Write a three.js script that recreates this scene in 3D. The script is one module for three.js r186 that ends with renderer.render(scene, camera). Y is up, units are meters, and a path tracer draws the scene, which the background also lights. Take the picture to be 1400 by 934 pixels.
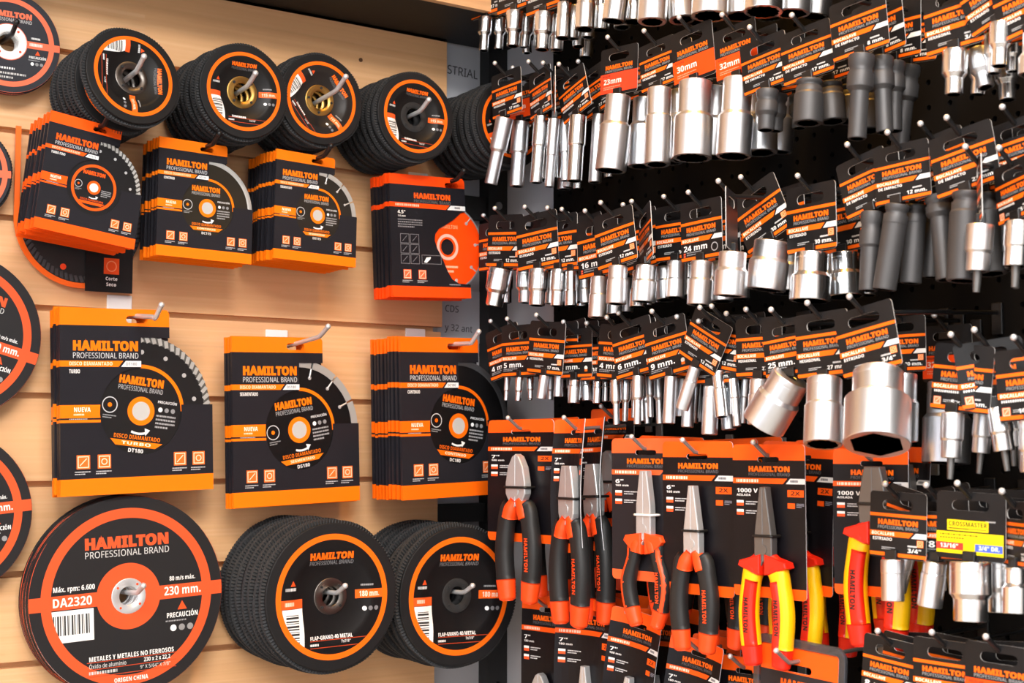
import * as THREE from 'three';
import { mergeGeometries } from 'three/addons/utils/BufferGeometryUtils.js';
import { RoundedBoxGeometry } from 'three/addons/geometries/RoundedBoxGeometry.js';
import { RectAreaLightUniformsLib } from 'three/addons/lights/RectAreaLightUniformsLib.js';
import { FontLoader } from 'three/addons/loaders/FontLoader.js';
import { TextGeometry } from 'three/addons/geometries/TextGeometry.js';

// ---------------------------------------------------------------- camera, light, exposure
const scene = new THREE.Scene();
const renderer = new THREE.WebGLRenderer();
renderer.toneMapping = THREE.LinearToneMapping;
renderer.toneMappingExposure = 0.97;
renderer.shadowMap.enabled = true;
scene.background = new THREE.Color(0xe8f0ff); scene.backgroundIntensity = 2.6;      // overcast daylight outside the shop windows
const F = 1976;                                            // focal length for a 1400 x 934 frame
const camera = new THREE.PerspectiveCamera(2 * Math.atan(467 / F) * 180 / Math.PI, 1400 / 934, 0.05, 30);
// x runs along the slatwall to the corner, z comes out of it; the pegboard wall is the plane x = 0
const unit = (x, y, z) => new THREE.Vector3(x, y, z).normalize();
const camX = unit(2846, 144, F), camB = unit(-1380, 144, F);        // directions of +x and -z seen by the camera (x right, y down, z ahead)
const camU = camX.clone().cross(camB).normalize(); camB.copy(camU).cross(camX).normalize();
const CAM = new THREE.Vector3(-1.140, 1.442, 1.652);
const R3 = [new THREE.Vector3(camX.x, camU.x, -camB.x), new THREE.Vector3(-camX.y, -camU.y, camB.y), new THREE.Vector3(-camX.z, -camU.z, camB.z)];
camera.position.copy(CAM);
camera.quaternion.setFromRotationMatrix(new THREE.Matrix4().makeBasis(R3[0], R3[1], R3[2]));
camera.focus = 1.62; camera.userData.fStop = 10;
scene.add(camera);
RectAreaLightUniformsLib.init();
const LAMPS = [                                            // ceiling light panels: x, z, width, depth, intensity
  [-1.15, 1.9, 1.2, 0.6, 29], [-2.5, 1.6, 1.2, 0.6, 17], [-1.8, 2.9, 1.2, 0.6, 22],
];
const WARM = [-0.22, 0.72, 6];                             // warm downlight near the corner: x, z, intensity
const CEIL = 2.75;

// ---------------------------------------------------------------- helpers
function mulberry(a) { return () => { a |= 0; a = a + 0x6D2B79F5 | 0; let t = Math.imul(a ^ a >>> 15, 1 | a); t = t + Math.imul(t ^ t >>> 7, 61 | t) ^ t; return ((t ^ t >>> 14) >>> 0) / 4294967296; }; }
const rnd = mulberry(20417), rr = (a, b) => a + (b - a) * rnd();
const DEG = Math.PI / 180;
function ray(px, py) { const u = (px - 700) / F, v = (py - 467) / F; return new THREE.Vector3().addScaledVector(R3[0], u).addScaledVector(R3[1], -v).addScaledVector(R3[2], -1); }
const onLeft = (px, py, d) => { const r = ray(px, py); return CAM.clone().addScaledVector(r, (d - CAM.z) / r.z); };     // a measured spot d in front of the slatwall
const onRight = (px, py, d) => { const r = ray(px, py); return CAM.clone().addScaledVector(r, (-d - CAM.x) / r.x); };   // ... d in front of the pegboard
const depthOf = (p) => -p.clone().sub(CAM).dot(R3[2]);
const pxOf = (p) => { const q = p.clone().sub(CAM); return 700 + F * q.dot(R3[0]) / -q.dot(R3[2]); };
const taken = {};
function numbered(n) { taken[n] = (taken[n] ?? -1) + 1; return taken[n] ? n + '_' + String(taken[n]).padStart(3, '0') : n; }
function thing(name, label, category, pos, group) {
  const o = new THREE.Group(); o.name = numbered(name); if (pos) o.position.copy(pos);
  o.userData = { label, category }; if (group) o.userData.group = group; scene.add(o); return o;
}
function part(name, geo, mat, parent, label) {
  const m = new THREE.Mesh(geo, mat); m.name = name; m.castShadow = m.receiveShadow = true; if (label) m.userData.label = label; parent.add(m); return m;
}
function struct(name, geo, mat) { const m = new THREE.Mesh(geo, mat); m.name = name; m.userData = { kind: 'structure' }; m.castShadow = m.receiveShadow = true; scene.add(m); return m; }
const box = (x0, x1, y0, y1, z0, z1) => new THREE.BoxGeometry(x1 - x0, y1 - y0, z1 - z0).translate((x0 + x1) / 2, (y0 + y1) / 2, (z0 + z1) / 2);
const merge = (list) => mergeGeometries(list.map((g) => (g.index ? g.toNonIndexed() : g)).map((g) => { for (const k of Object.keys(g.attributes)) if (!['position', 'normal', 'uv'].includes(k)) g.deleteAttribute(k); return g; }));
function tube(pts, r, seg = 6, rad = 8) { return new THREE.TubeGeometry(new THREE.CatmullRomCurve3(pts, false, 'catmullrom', 0.12), pts.length * seg, r, rad); }
const ORD = ['front', 'second', 'third', 'fourth', 'fifth', 'sixth', 'seventh', 'eighth', 'ninth', 'tenth', 'eleventh', 'twelfth'];

// ---------------------------------------------------------------- plain materials
const std = (c, rough, metal = 0, o = {}) => new THREE.MeshStandardMaterial({ color: c, roughness: rough, metalness: metal, ...o });
const M = {
  chrome: std(0xe6e8ea, 0.22, 1), satin: std(0xe2e4e7, 0.36, 1), impact: std(0x4b4949, 0.5, 0.5), steel: std(0xa9a9aa, 0.3, 1),
  zinc: std(0xd4d5d6, 0.4, 0.55), blackWire: std(0x1c1c1d, 0.35, 0.3), blackPlastic: std(0x101011, 0.4), white: std(0xe9e9e6, 0.5),
  grit: std(0x303031, 0.95), fibre: std(0x1d1d1e, 0.8), brass: std(0xb58f4e, 0.35, 1), hub: std(0x77716c, 0.35, 1), abrasive: std(0x262526, 0.85),
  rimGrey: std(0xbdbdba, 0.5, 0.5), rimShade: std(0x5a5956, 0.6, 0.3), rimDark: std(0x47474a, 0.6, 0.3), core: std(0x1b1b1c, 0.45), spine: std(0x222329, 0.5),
  gripBlack: std(0x191919, 0.55), gripOrange: std(0xff4a12, 0.45), gripRed: std(0xe8240c, 0.38), gripYellow: std(0xffc106, 0.38), jawDark: std(0x706e6c, 0.36, 0.65), jawLight: std(0xc6c6c6, 0.4, 0.6),
  plierHook: std(0x8b8987, 0.4, 0.6), wireTie: std(0x0c0c0c, 0.5), greyWall: std(0xb4b4b8, 0.6), post: std(0x151516, 0.5), roomWall: std(0xcfcdca, 0.9), roomFloor: std(0x9a948c, 0.6), ink: std(0x1d1d22, 0.8),
};

// ---------------------------------------------------------------- printed matter
const cv = (w, h) => { const c = document.createElement('canvas'); c.width = w; c.height = h; return c; };
function texOf(c, o = {}) { const t = new THREE.CanvasTexture(c); t.colorSpace = THREE.SRGBColorSpace; t.anisotropy = 8; Object.assign(t, o); return t; }
const printMat = (c, rough = 0.45) => new THREE.MeshPhysicalMaterial({ map: texOf(c), roughness: rough, specularIntensity: 0.5 });
const OR = '#ff6a0e', OR2 = '#ff4d12', DK = '#171617', GY = '#a9a9ab', WH = '#f4f2ee';
function fit(x, s, px, py, w, h, col, bold = true, stroke = 0) {    // a word fitted to a box: left px, top py, width w, capital height h
  x.save(); x.font = (bold ? 'bold ' : '') + '100px sans-serif'; x.textBaseline = 'alphabetic'; x.textAlign = 'left';
  const m = x.measureText(s).width || 1; x.translate(px, py + h); x.scale(w / m, h / 72); x.fillStyle = col; x.fillText(s, 0, 0);
  if (stroke) { x.strokeStyle = col; x.lineWidth = stroke; x.strokeText(s, 0, 0); } x.restore();
}
const logo = (x, px, py, w, h, col = OR, sub = GY) => { fit(x, 'HAMILTON', px, py, w, h, col, true, 9); if (sub) fit(x, 'PROFESSIONAL BRAND', px, py + h * 1.25, w, h * 0.62, sub, false); };
function lines(x, px, py, w, h, n, col = GY) {             // small print too fine to read
  x.fillStyle = col; const st = h / n;
  for (let i = 0; i < n; i++) { let u = 0; const end = w * (i === n - 1 ? 0.62 : 0.93); while (u < end) { const l = w * (0.03 + 0.05 * ((i * 7 + Math.round(u * 13)) % 5) / 5); x.fillRect(px + u, py + i * st, Math.min(l, end - u), st * 0.5); u += l + w * 0.018; } }
}
function poly(x, pts, col) { x.fillStyle = col; x.beginPath(); pts.forEach(([a, b], i) => (i ? x.lineTo(a, b) : x.moveTo(a, b))); x.closePath(); x.fill(); }
function icon(x, px, py, s, col = OR, kind = 0) {
  x.fillStyle = col; x.fillRect(px, py, s, s); x.strokeStyle = '#fbd9c0'; x.lineWidth = s * 0.07; x.strokeRect(px + s * 0.12, py + s * 0.12, s * 0.76, s * 0.76);
  x.beginPath(); if (kind % 2) x.arc(px + s / 2, py + s / 2, s * 0.2, 0, 7); else { x.moveTo(px + s * 0.25, py + s * 0.75); x.lineTo(px + s * 0.75, py + s * 0.25); } x.stroke();
}
function barcode(x, px, py, w, h, vertical) {
  x.fillStyle = '#f1efeb'; x.fillRect(px, py, w, h); x.fillStyle = '#333';
  const L = vertical ? h : w; let u = L * 0.1, k = 0; while (u < L * 0.9) { const b = L * (0.012 + 0.012 * ((k * 5) % 3)); if (vertical) x.fillRect(px + w * 0.18, py + u, w * 0.6, b); else x.fillRect(px + u, py + h * 0.15, b, h * 0.62); u += b + L * (0.016 + 0.014 * ((k * 3) % 2)); k++; }
}
function edgeStrip(x, w, h, back = '#232326', edge = '#c9c6c2') { x.fillStyle = back; x.fillRect(0, h * 0.96, w / 2, h * 0.04); x.fillStyle = edge; x.fillRect(w / 2, h * 0.96, w / 2, h * 0.04); }

// hang tag of a socket; o: kind (word under the band), size (lower right), big (large size on the left), red (size on a red field), icons
function tagCanvas(o) {
  const w = 264, h = 290, c = cv(w, h), x = c.getContext('2d'), H = h * 0.96;
  x.fillStyle = DK; x.fillRect(0, 0, w, h);
  if (o.maker) {
    lines(x, w * 0.72, H * 0.41, w * 0.22, 12, 1, '#d8d8d8'); x.fillStyle = '#f3d312'; x.fillRect(w * 0.16, H * 0.42, w * 0.6, H * 0.16); fit(x, 'CROSSMASTER', w * 0.18, H * 0.445, w * 0.56, H * 0.07, '#2a2a18'); x.fillStyle = '#2a2a18'; x.fillRect(w * 0.18, H * 0.54, w * 0.3, 4); x.fillStyle = '#8d7d1c'; x.fillRect(w * 0.48, H * 0.54, w * 0.25, 4);
    x.fillStyle = '#f3d312'; x.fillRect(0, H * 0.6, w * 0.97, H * 0.32); lines(x, w * 0.05, H * 0.63, w * 0.6, H * 0.1, 2, '#7d7014'); x.fillStyle = '#e23a2c'; x.fillRect(0, H * 0.76, w * 0.4, H * 0.11); fit(x, '13/16"', w * 0.05, H * 0.78, w * 0.28, H * 0.065, WH);
    x.fillStyle = '#4a63c4'; x.fillRect(w * 0.57, H * 0.76, w * 0.39, H * 0.11); fit(x, '3/4" DR.', w * 0.62, H * 0.78, w * 0.3, H * 0.065, '#dfe6ff'); edgeStrip(x, w, h); return c;
  }
  if (o.red) {
    logo(x, w * 0.13, H * 0.36, w * 0.74, H * 0.08); x.fillStyle = o.red === true ? OR2 : '#ee4526'; x.fillRect(0, H * 0.53, w, H * 0.41); fit(x, 'BOCALLAVE', w * 0.06, H * 0.56, w * 0.22, H * 0.035, '#2c1a18');
    fit(x, o.size, w * 0.09, H * 0.64, w * 0.5, H * 0.11, '#ffe9e0'); lines(x, w * 0.09, H * 0.8, w * 0.5, H * 0.08, 2, '#ff9a80'); edgeStrip(x, w, h); return c;
  }
  x.fillStyle = OR; x.fillRect(0, H * 0.33, w, H * 0.05); x.fillRect(0, H * 0.92, w, H * 0.055);
  logo(x, w * 0.14, H * 0.425, w * 0.72, H * 0.075);
  poly(x, [[0, H * 0.6], [w * 0.78, H * 0.6], [w * 0.7, H * 0.68], [0, H * 0.68]], OR); poly(x, [[w * 0.82, H * 0.6], [w, H * 0.6], [w, H * 0.68], [w * 0.74, H * 0.68]], '#e6e4e0');
  fit(x, 'BOCALLAVE', w * 0.03, H * 0.615, w * 0.42, H * 0.05, '#fff1e6');
  if (o.big) {
    fit(x, o.big, w * 0.06, H * 0.725, w * Math.min(0.62, 0.12 * o.big.length), H * 0.095, WH); x.fillStyle = '#e9573a';
    if (o.icons) { x.fillRect(w * 0.06, H * 0.84, w * 0.05, H * 0.03); x.fillRect(w * 0.06, H * 0.88, w * 0.05, H * 0.03); lines(x, w * 0.14, H * 0.835, w * 0.4, H * 0.075, 2); x.strokeStyle = GY; x.lineWidth = 5; x.beginPath(); x.arc(w * 0.82, H * 0.81, w * 0.07, 0, 7); x.stroke(); }
    else { lines(x, w * 0.06, H * 0.84, w * 0.45, H * 0.06, 2); x.fillStyle = '#e8e4da'; x.beginPath(); x.arc(w * 0.83, H * 0.8, w * 0.045, 0, 7); x.fill(); x.fillStyle = OR; x.fillRect(w * 0.79, H * 0.83, w * 0.08, H * 0.045); }
  } else {
    if (o.kind) fit(x, o.kind, w * 0.05, H * 0.7, w * 0.045 * o.kind.length, H * 0.045, WH); else { lines(x, w * 0.05, H * 0.7, w * 0.7, H * 0.07, 1, WH); icon(x, w * 0.05, H * 0.8, w * 0.13, '#f0754a', 0); } lines(x, w * 0.22, H * 0.84, w * 0.26, H * 0.05, 2, '#cfcfcf');
    if (o.square) icon(x, w * 0.84, H * 0.7, w * 0.11, OR, 1);
    lines(x, w * 0.68, H * 0.785, w * 0.26, H * 0.05, 1, '#e8e8e8'); fit(x, o.size, w * 0.9 - w * 0.055 * o.size.length, H * 0.835, w * 0.06 * o.size.length, H * 0.06, WH);
  }
  edgeStrip(x, w, h); return c;
}
const tagMats = {};
const tagMat = (key, o) => (tagMats[key] ??= printMat(tagCanvas(o), 0.42));
const TAG = {
  '24': { big: '24 mm', icons: 1 }, '16': { big: '16 mm', icons: 1 }, '4': { big: '4 mm.' }, '5': { big: '5 mm.' }, '6': { big: '6 mm.' }, '9': { big: '9 mm.' }, '8b': { big: '8 mm.' }, '25': { big: '25 mm.' },
  hex27: { kind: 'HEXAGONAL', size: '27 mm.' }, hex17: { kind: 'HEXAGONAL', size: '17 mm.', square: 1 }, hex38: { kind: 'HEXAGONAL', size: '3/8"' }, hex12: { kind: 'HEXAGONAL', size: '12 mm.', square: 1 },
  est12: { kind: 'ESTRIADO', size: '12 mm.', square: 1 }, est30: { kind: 'ESTRIADO', size: '30 mm.', square: 1 }, est34: { kind: 'ESTRIADO', size: '3/4"', square: 1 },
  imp22: { kind: 'DE IMPACTO', size: '22 mm.' }, imp17: { kind: 'DE IMPACTO', size: '17 mm.' }, imp8: { kind: 'DE IMPACTO', size: '8 mm.' }, imp12: { kind: 'DE IMPACTO', size: '12 mm.' }, imp18: { kind: 'DE IMPACTO', size: '18 mm.' },
  red23: { red: 1, size: '23mm' }, red30: { red: true, size: '30mm' }, red32: { red: true, size: '32mm' }, bit5: { size: '5 x 55 mm.' }, bit10: { size: '10 x 55 mm.' },
  f58: { big: '5/8"', icons: 1 }, cross: { maker: 1 },
};
const tag = (k) => tagMat(k, TAG[k]);

// card for pliers
function plierCanvas(o) {
  const w = 340, h = 720, c = cv(w, h), x = c.getContext('2d'), H = h * 0.96;
  x.fillStyle = o.bg || '#0e0c10'; x.fillRect(0, 0, w, h); x.fillStyle = o.top || '#ff5a10'; x.fillRect(0, 0, w, H * 0.105); x.fillRect(0, H * 0.93, w, H * 0.07);
  logo(x, w * 0.22, H * 0.145, w * 0.58, H * 0.033, OR, '#77777c');
  poly(x, [[0, H * 0.222], [w * 0.76, H * 0.222], [w * 0.7, H * 0.258], [0, H * 0.258]], o.top || '#ff5a10'); poly(x, [[w * 0.8, H * 0.222], [w, H * 0.222], [w, H * 0.258], [w * 0.74, H * 0.258]], '#dedcda');
  lines(x, w * 0.05, H * 0.23, w * 0.5, H * 0.04, 1, '#ffd9c4'); lines(x, w * 0.8, H * 0.232, w * 0.17, H * 0.03, 1, '#55555a');
  fit(x, o.size, w * 0.05, H * 0.29, w * (o.size.length > 3 ? 0.3 : 0.13), H * 0.028, WH); fit(x, o.sub, w * 0.05, H * 0.328, w * 0.2, H * 0.014, WH);
  for (let i = 0; i < 2; i++) { x.fillStyle = '#f2eeea'; x.fillRect(w * 0.05, H * (0.37 + 0.06 * i), w * 0.1, H * 0.035); x.fillStyle = '#ff5a2a'; x.fillRect(w * 0.05, H * (0.387 + 0.06 * i), w * 0.1, H * 0.02); lines(x, w * 0.18, H * (0.375 + 0.06 * i), w * 0.22, H * 0.03, 2, '#e4e4e4'); }
  x.fillStyle = '#ff5a10'; x.fillRect(w * 0.76, H * 0.295, w * 0.22, H * 0.046); fit(x, '2X', w * 0.8, H * 0.304, w * 0.13, H * 0.026, '#3a1c12'); x.fillRect(w * 0.76, H * 0.38, w * 0.1, H * 0.035); lines(x, w * 0.88, H * 0.382, w * 0.11, H * 0.03, 3, '#b9b9c8');
  edgeStrip(x, w, h, '#38363a', '#dcdce0'); return c;
}
const CARD = { seven: printMat(plierCanvas({ size: '7"', sub: '180 mm' }), 0.4), six: printMat(plierCanvas({ size: '6"', sub: '160 mm' }), 0.4), sixGrey: printMat(plierCanvas({ size: '6"', sub: '160 mm', bg: '#242225', top: '#ff6433' }), 0.3), volt: printMat(plierCanvas({ size: '1000 V', sub: 'AISLADA' }), 0.4) };

// face of an abrasive or flap disc (radius fills the square)
function discFace(o) {
  const S = o.S || 768, c = cv(S, S), x = c.getContext('2d'), m = S / 2, R = m;
  x.fillStyle = o.base; x.fillRect(0, 0, S, S);
  x.save(); x.translate(m, m);
  if (o.type === 'cut') {                                   // cutting disc: salmon ring and cross band
    x.strokeStyle = o.ring; x.lineWidth = R * 0.1; x.beginPath(); x.arc(0, 0, R * 0.83, 0, 7); x.stroke();
    x.fillStyle = o.ring; x.fillRect(-R, -R * 0.07, R * 2, R * 0.14); x.beginPath(); x.arc(0, 0, R * (o.hubR || 0.33), 0, 7); x.fill();
    logo(x, -R * 0.44, -R * 0.6, R * 0.88, R * 0.105, o.ring, '#c9c7c5');
    if (o.small) { lines(x, -R * 0.77, -R * 0.04, R * 0.4, R * 0.12, 1, '#fbe9e0'); lines(x, R * 0.4, -R * 0.04, R * 0.4, R * 0.12, 1, '#fbe9e0'); lines(x, R * 0.43, -R * 0.155, R * 0.28, R * 0.08, 1, '#e9e7e4'); }
    else { fit(x, 'DA2320', -R * 0.77, -R * 0.045, R * 0.4, R * 0.085, '#fbe9e0'); fit(x, '230 mm.', R * 0.37, -R * 0.05, R * 0.4, R * 0.085, '#fbe9e0'); fit(x, 'Máx. rpm: 6.600', -R * 0.76, -R * 0.155, R * 0.42, R * 0.05, '#e9e7e4'); fit(x, '80 m/s máx.', R * 0.43, -R * 0.155, R * 0.28, R * 0.045, '#e9e7e4'); }
    x.save(); x.beginPath(); x.arc(0, 0, R * 0.78, 0, 7); x.clip(); barcode(x, -R * 0.86, R * 0.08, R * 0.5, R * 0.31); x.restore();
    poly(x, [[R * 0.56, R * 0.1], [R * 0.61, R * 0.19], [R * 0.51, R * 0.19]], '#f0501e'); fit(x, 'PRECAUCIÓN', R * 0.39, R * 0.215, R * 0.34, R * 0.05, '#f0eeea'); lines(x, R * 0.38, R * 0.29, R * 0.36, R * 0.03, 1);
    for (let i = 0; i < 3; i++) { x.beginPath(); x.arc(R * (0.46 + 0.09 * i), R * 0.37, R * 0.033, 0, 7); x.fillStyle = i ? '#8b8a8a' : '#f4f4f4'; x.fill(); }
    if (o.small) { lines(x, -R * 0.42, R * 0.5, R * 0.88, R * 0.08, 1, '#eceae6'); lines(x, -R * 0.4, R * 0.6, R * 0.8, R * 0.16, 2, '#bdbbb8'); } else {
    fit(x, 'METALES Y METALES NO FERROSOS', -R * 0.42, R * 0.56, R * 0.88, R * 0.048, '#eceae6'); fit(x, 'Óxido de aluminio', -R * 0.42, R * 0.635, R * 0.38, R * 0.04, '#dcdad6', false); fit(x, '230 x 2 x 22,2', R * 0.14, R * 0.63, R * 0.28, R * 0.04, '#eceae6');
    lines(x, -R * 0.42, R * 0.705, R * 0.46, R * 0.06, 1, '#bdbbb8'); fit(x, '9" X 5/64" X 7/8"', R * 0.1, R * 0.7, R * 0.32, R * 0.036, '#dcdad6', false); fit(x, 'ORIGEN CHINA', -R * 0.17, R * 0.8, R * 0.35, R * 0.042, '#eceae6');
    }
    if (!o.small) {    x.fillStyle = '#c8431f'; for (const y of [0.613, 0.683, 0.753]) x.fillRect(-R * 0.44, R * y, R * 0.92, R * 0.007); }
  } else {                                                  // flap disc: orange ring near the rim, barcode, small bands
    const q = o.q || 0.81;
    x.fillStyle = o.plate; x.beginPath(); x.arc(0, 0, R * q, 0, 7); x.fill(); x.strokeStyle = OR; x.lineWidth = R * 0.075; x.beginPath(); x.arc(0, 0, R * (q - 0.037), 0, 7); x.stroke();
    if (o.big) logo(x, -R * 0.32, -R * 0.57, R * 0.64, R * 0.085, OR, '#8b8b8e'); else logo(x, -R * 0.27, -R * 0.58, R * 0.54, R * 0.07, OR, '#77777a');
    x.save(); x.beginPath(); x.arc(0, 0, R * (q - 0.075), 0, 7); x.clip();
    if (o.big) { x.fillStyle = '#ee5a22'; x.fillRect(-R * 0.75, R * 0.0, R * 0.34, R * 0.115); lines(x, -R * 0.68, R * 0.03, R * 0.22, R * 0.1, 1, '#ffd2bd'); barcode(x, -R * 0.72, R * 0.12, R * 0.31, R * 0.75, true); }
    else { x.fillStyle = '#ee5a22'; x.fillRect(-R * 0.75, R * 0.05, R * 0.26, R * 0.1); x.save(); x.beginPath(); x.moveTo(-R, R * 0.15); x.lineTo(-R * 0.5, R * 0.15); x.quadraticCurveTo(-R * 0.36, R * 0.4, -R * 0.42, R); x.lineTo(-R, R); x.clip(); barcode(x, -R * 0.74, R * 0.15, R * 0.36, R * 0.6, true); x.restore(); }
    x.fillStyle = '#ff6418'; x.fillRect(R * 0.36, -R * 0.06, R * 0.5, R * 0.115); if (o.big) fit(x, '180 mm.', R * 0.42, -R * 0.04, R * 0.27, R * 0.075, '#ffe1d0'); else fit(x, '115 mm.', R * 0.42, -R * 0.035, R * 0.27, R * 0.065, '#ffd7c4');
    lines(x, R * 0.44, -R * 0.13, R * 0.26, R * 0.05, 1); for (let i = 0; i < 3; i++) { x.beginPath(); x.arc(R * (0.48 + 0.08 * i), R * 0.19, R * 0.03, 0, 7); x.fillStyle = i ? '#77777a' : '#f4f4f4'; x.fill(); }
    poly(x, [[-R * 0.56, -R * 0.24], [-R * 0.52, -R * 0.17], [-R * 0.6, -R * 0.17]], '#f0501e'); lines(x, -R * 0.67, -R * 0.15, R * 0.25, R * 0.08, 1, '#dadada');
    if (o.big) fit(x, 'FLAP-GRANO 40 METAL', -R * 0.33, R * 0.49, R * 0.62, R * 0.05, '#efedea'); else lines(x, -R * 0.25, R * 0.5, R * 0.5, R * 0.09, 1, '#efedea');
    lines(x, -R * 0.33, R * 0.585, R * 0.2, R * 0.06, 1, '#efedea'); fit(x, '7x7/8"', R * 0.12, R * 0.565, R * 0.14, R * 0.035, '#dcdcdc'); x.fillStyle = '#c8431f'; x.fillRect(-R * 0.33, R * 0.545, R * 0.85, R * 0.009); x.fillRect(-R * 0.33, R * 0.635, R * 0.75, R * 0.009);
    x.restore();
  }
  x.restore(); return c;
}
const faceMat = (c, rough) => printMat(c, rough);
const FACE = {
  cut: faceMat(discFace({ type: 'cut', base: '#201e1f', ring: '#e05328', S: 1024 }), 0.62), cutPale: faceMat(discFace({ type: 'cut', base: '#2f2f34', ring: '#f2704f', hubR: 0.36, small: 1 }), 0.7),
  flapBig: faceMat(discFace({ base: '#1c1c1d', plate: '#111011', big: 1 }), 0.5), flap: faceMat(discFace({ base: '#1b1b1c', plate: '#131212', q: 0.8 }), 0.45), flapBrown: faceMat(discFace({ base: '#1b1b1c', plate: '#221e1c', q: 0.8 }), 0.4),
};

// printed sleeve of a diamond blade; drawn in millimetres of the 180 mm sleeve (178 x 214)
function sleeveCanvas(o) {
  const k = 4, w = 188 * k, h = 214 * k, c = cv(w, h), x = c.getContext('2d'); x.scale(k, k);
  x.fillStyle = '#212025'; x.fillRect(0, 0, 188, 214); x.fillStyle = o.or; x.fillRect(0, 0, 188, 20); x.fillRect(0, 195, 188, 19);
  logo(x, 14, 38, 80, 10.5, o.or, '#cfcfd1');
  poly(x, [[-2, 60.5], [75, 60.5], [69, 67.5], [-2, 67.5]], o.or); poly(x, [[78, 60.5], [97, 60.5], [97, 67.5], [72, 67.5]], '#e9e8e6'); fit(x, 'DISCO DIAMANTADO', 10, 62, 52, 4, '#ffd9c0'); fit(x, o.code, 78, 62.2, 14, 3.6, '#85858a');
  fit(x, o.kind, 10, 70.5, 2.6 * o.kind.length, 4.6, WH);
  x.fillStyle = o.or; x.fillRect(0, 111, 47, 15); x.fillRect(0, 128, 47, 3.2); fit(x, 'NUEVA', 15, 114, 20, 5, '#fff0e4'); lines(x, 15, 121, 20, 4, 1, '#ffd9be'); lines(x, 10, 126.6, 34, 2, 1, '#c7c7c9');
  for (const [a, i] of [[18, 0], [43, 1], [137, 0], [161, 1]]) { icon(x, a, 168, 16, o.ico || '#f4702a', i); lines(x, a - 2, 186.5, 20, 5, 2, '#cfcfd1'); }
  return c;
}
// print on the blade itself; the square holds the whole 180 mm blade
function bladeCanvas(o) {
  const S = 512, c = cv(S, S), x = c.getContext('2d'), m = S / 2, R = m; x.fillStyle = o.core || '#1d1c1d'; x.fillRect(0, 0, S, S); x.translate(m, m);
  if (o.red) {
    x.fillStyle = '#ff4a0c'; x.beginPath(); x.arc(0, 0, R, 0, 7); x.fill(); fit(x, 'HAMILTON', -R * 0.2, -R * 0.5, R * 0.5, R * 0.08, '#ff9a70'); lines(x, -R * 0.1, R * 0.42, R * 0.4, R * 0.2, 2, '#ffc3a8'); x.strokeStyle = '#f2b3a6'; x.lineWidth = R * 0.07; x.beginPath(); x.arc(0, 0, R * 0.26, 0, 7); x.stroke(); return c;
  }
  if (o.ringed) { x.strokeStyle = '#f45a14'; x.lineWidth = R * 0.06; x.beginPath(); x.arc(0, 0, R * 0.45, 0, 7); x.stroke(); x.scale(0.75, 0.75); }
  else { x.strokeStyle = o.or; x.lineWidth = R * 0.05; x.beginPath(); x.arc(0, 0, R * 0.59, -Math.PI / 2, 0.02); x.stroke(); }
  x.rotate(o.turn || 0); logo(x, -R * 0.36, -R * 0.44, R * 0.64, R * 0.1, o.or, o.ringed ? null : '#bdbdbf');
  x.fillStyle = o.or; x.beginPath(); x.arc(0, 0, R * 0.19, 0, 7); x.fill(); x.fillStyle = o.hub || '#b9b7b5'; x.beginPath(); x.arc(0, 0, R * 0.125, 0, 7); x.fill();
  x.strokeStyle = '#c9c9cb'; x.lineWidth = R * 0.014; x.beginPath(); x.arc(-R * 0.44, -R * 0.03, R * 0.1, 0, 7); x.stroke(); x.fillStyle = o.or; x.beginPath(); x.arc(-R * 0.44, -R * 0.03, R * 0.03, 0, 7); x.fill(); lines(x, -R * 0.52, R * 0.1, R * 0.2, R * 0.06, 2);
  if (!o.ringed) { fit(x, 'PRECAUCIÓN', R * 0.22, -R * 0.17, R * 0.28, R * 0.035, '#e3e3e4'); for (let i = 0; i < 3; i++) { x.beginPath(); x.arc(R * (0.27 + 0.09 * i), -R * 0.05, R * 0.032, 0, 7); x.fillStyle = i ? '#8b8b8d' : '#efefef'; x.fill(); } }
  lines(x, R * 0.22, R * 0.02, R * 0.3, R * 0.2, 4, '#b0b0b2');
  x.strokeStyle = '#e8e8e8'; x.lineWidth = R * 0.03; x.beginPath(); x.arc(0, R * 0.02, R * 0.28, Math.PI * 0.38, Math.PI * 0.62); x.stroke(); poly(x, [[R * 0.08, R * 0.22], [R * 0.16, R * 0.24], [R * 0.1, R * 0.32]], '#e8e8e8');
  fit(x, 'DISCO DIAMANTADO', -R * 0.34, R * 0.325, R * 0.66, R * 0.055, o.or); poly(x, [[-R * 0.38, R * 0.4], [R * 0.36, R * 0.4], [R * 0.26, R * 0.475], [-R * 0.3, R * 0.475]], o.or); if (!o.ringed) { fit(x, o.kind, -R * 0.22, R * 0.415, R * 0.42, R * 0.04, '#ffe4d2'); fit(x, o.code, -R * 0.12, R * 0.5, R * 0.22, R * 0.05, '#e6e6e6'); }
  return c;
}

// ---------------------------------------------------------------- shared shapes
function planar(geo, x0, x1, y0, y1, off) {                // uv straight from x and y, sides and back to one spot
  const p = geo.attributes.position, n = geo.attributes.normal, uv = new Float32Array(p.count * 2);
  for (let i = 0; i < p.count; i++) { const front = n.getZ(i) > 0.5 || !off; uv[2 * i] = front ? (p.getX(i) - x0) / (x1 - x0) : off[0]; uv[2 * i + 1] = front ? (p.getY(i) - y0) / (y1 - y0) : off[1]; }
  geo.setAttribute('uv', new THREE.BufferAttribute(uv, 2)); return geo;
}
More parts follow.
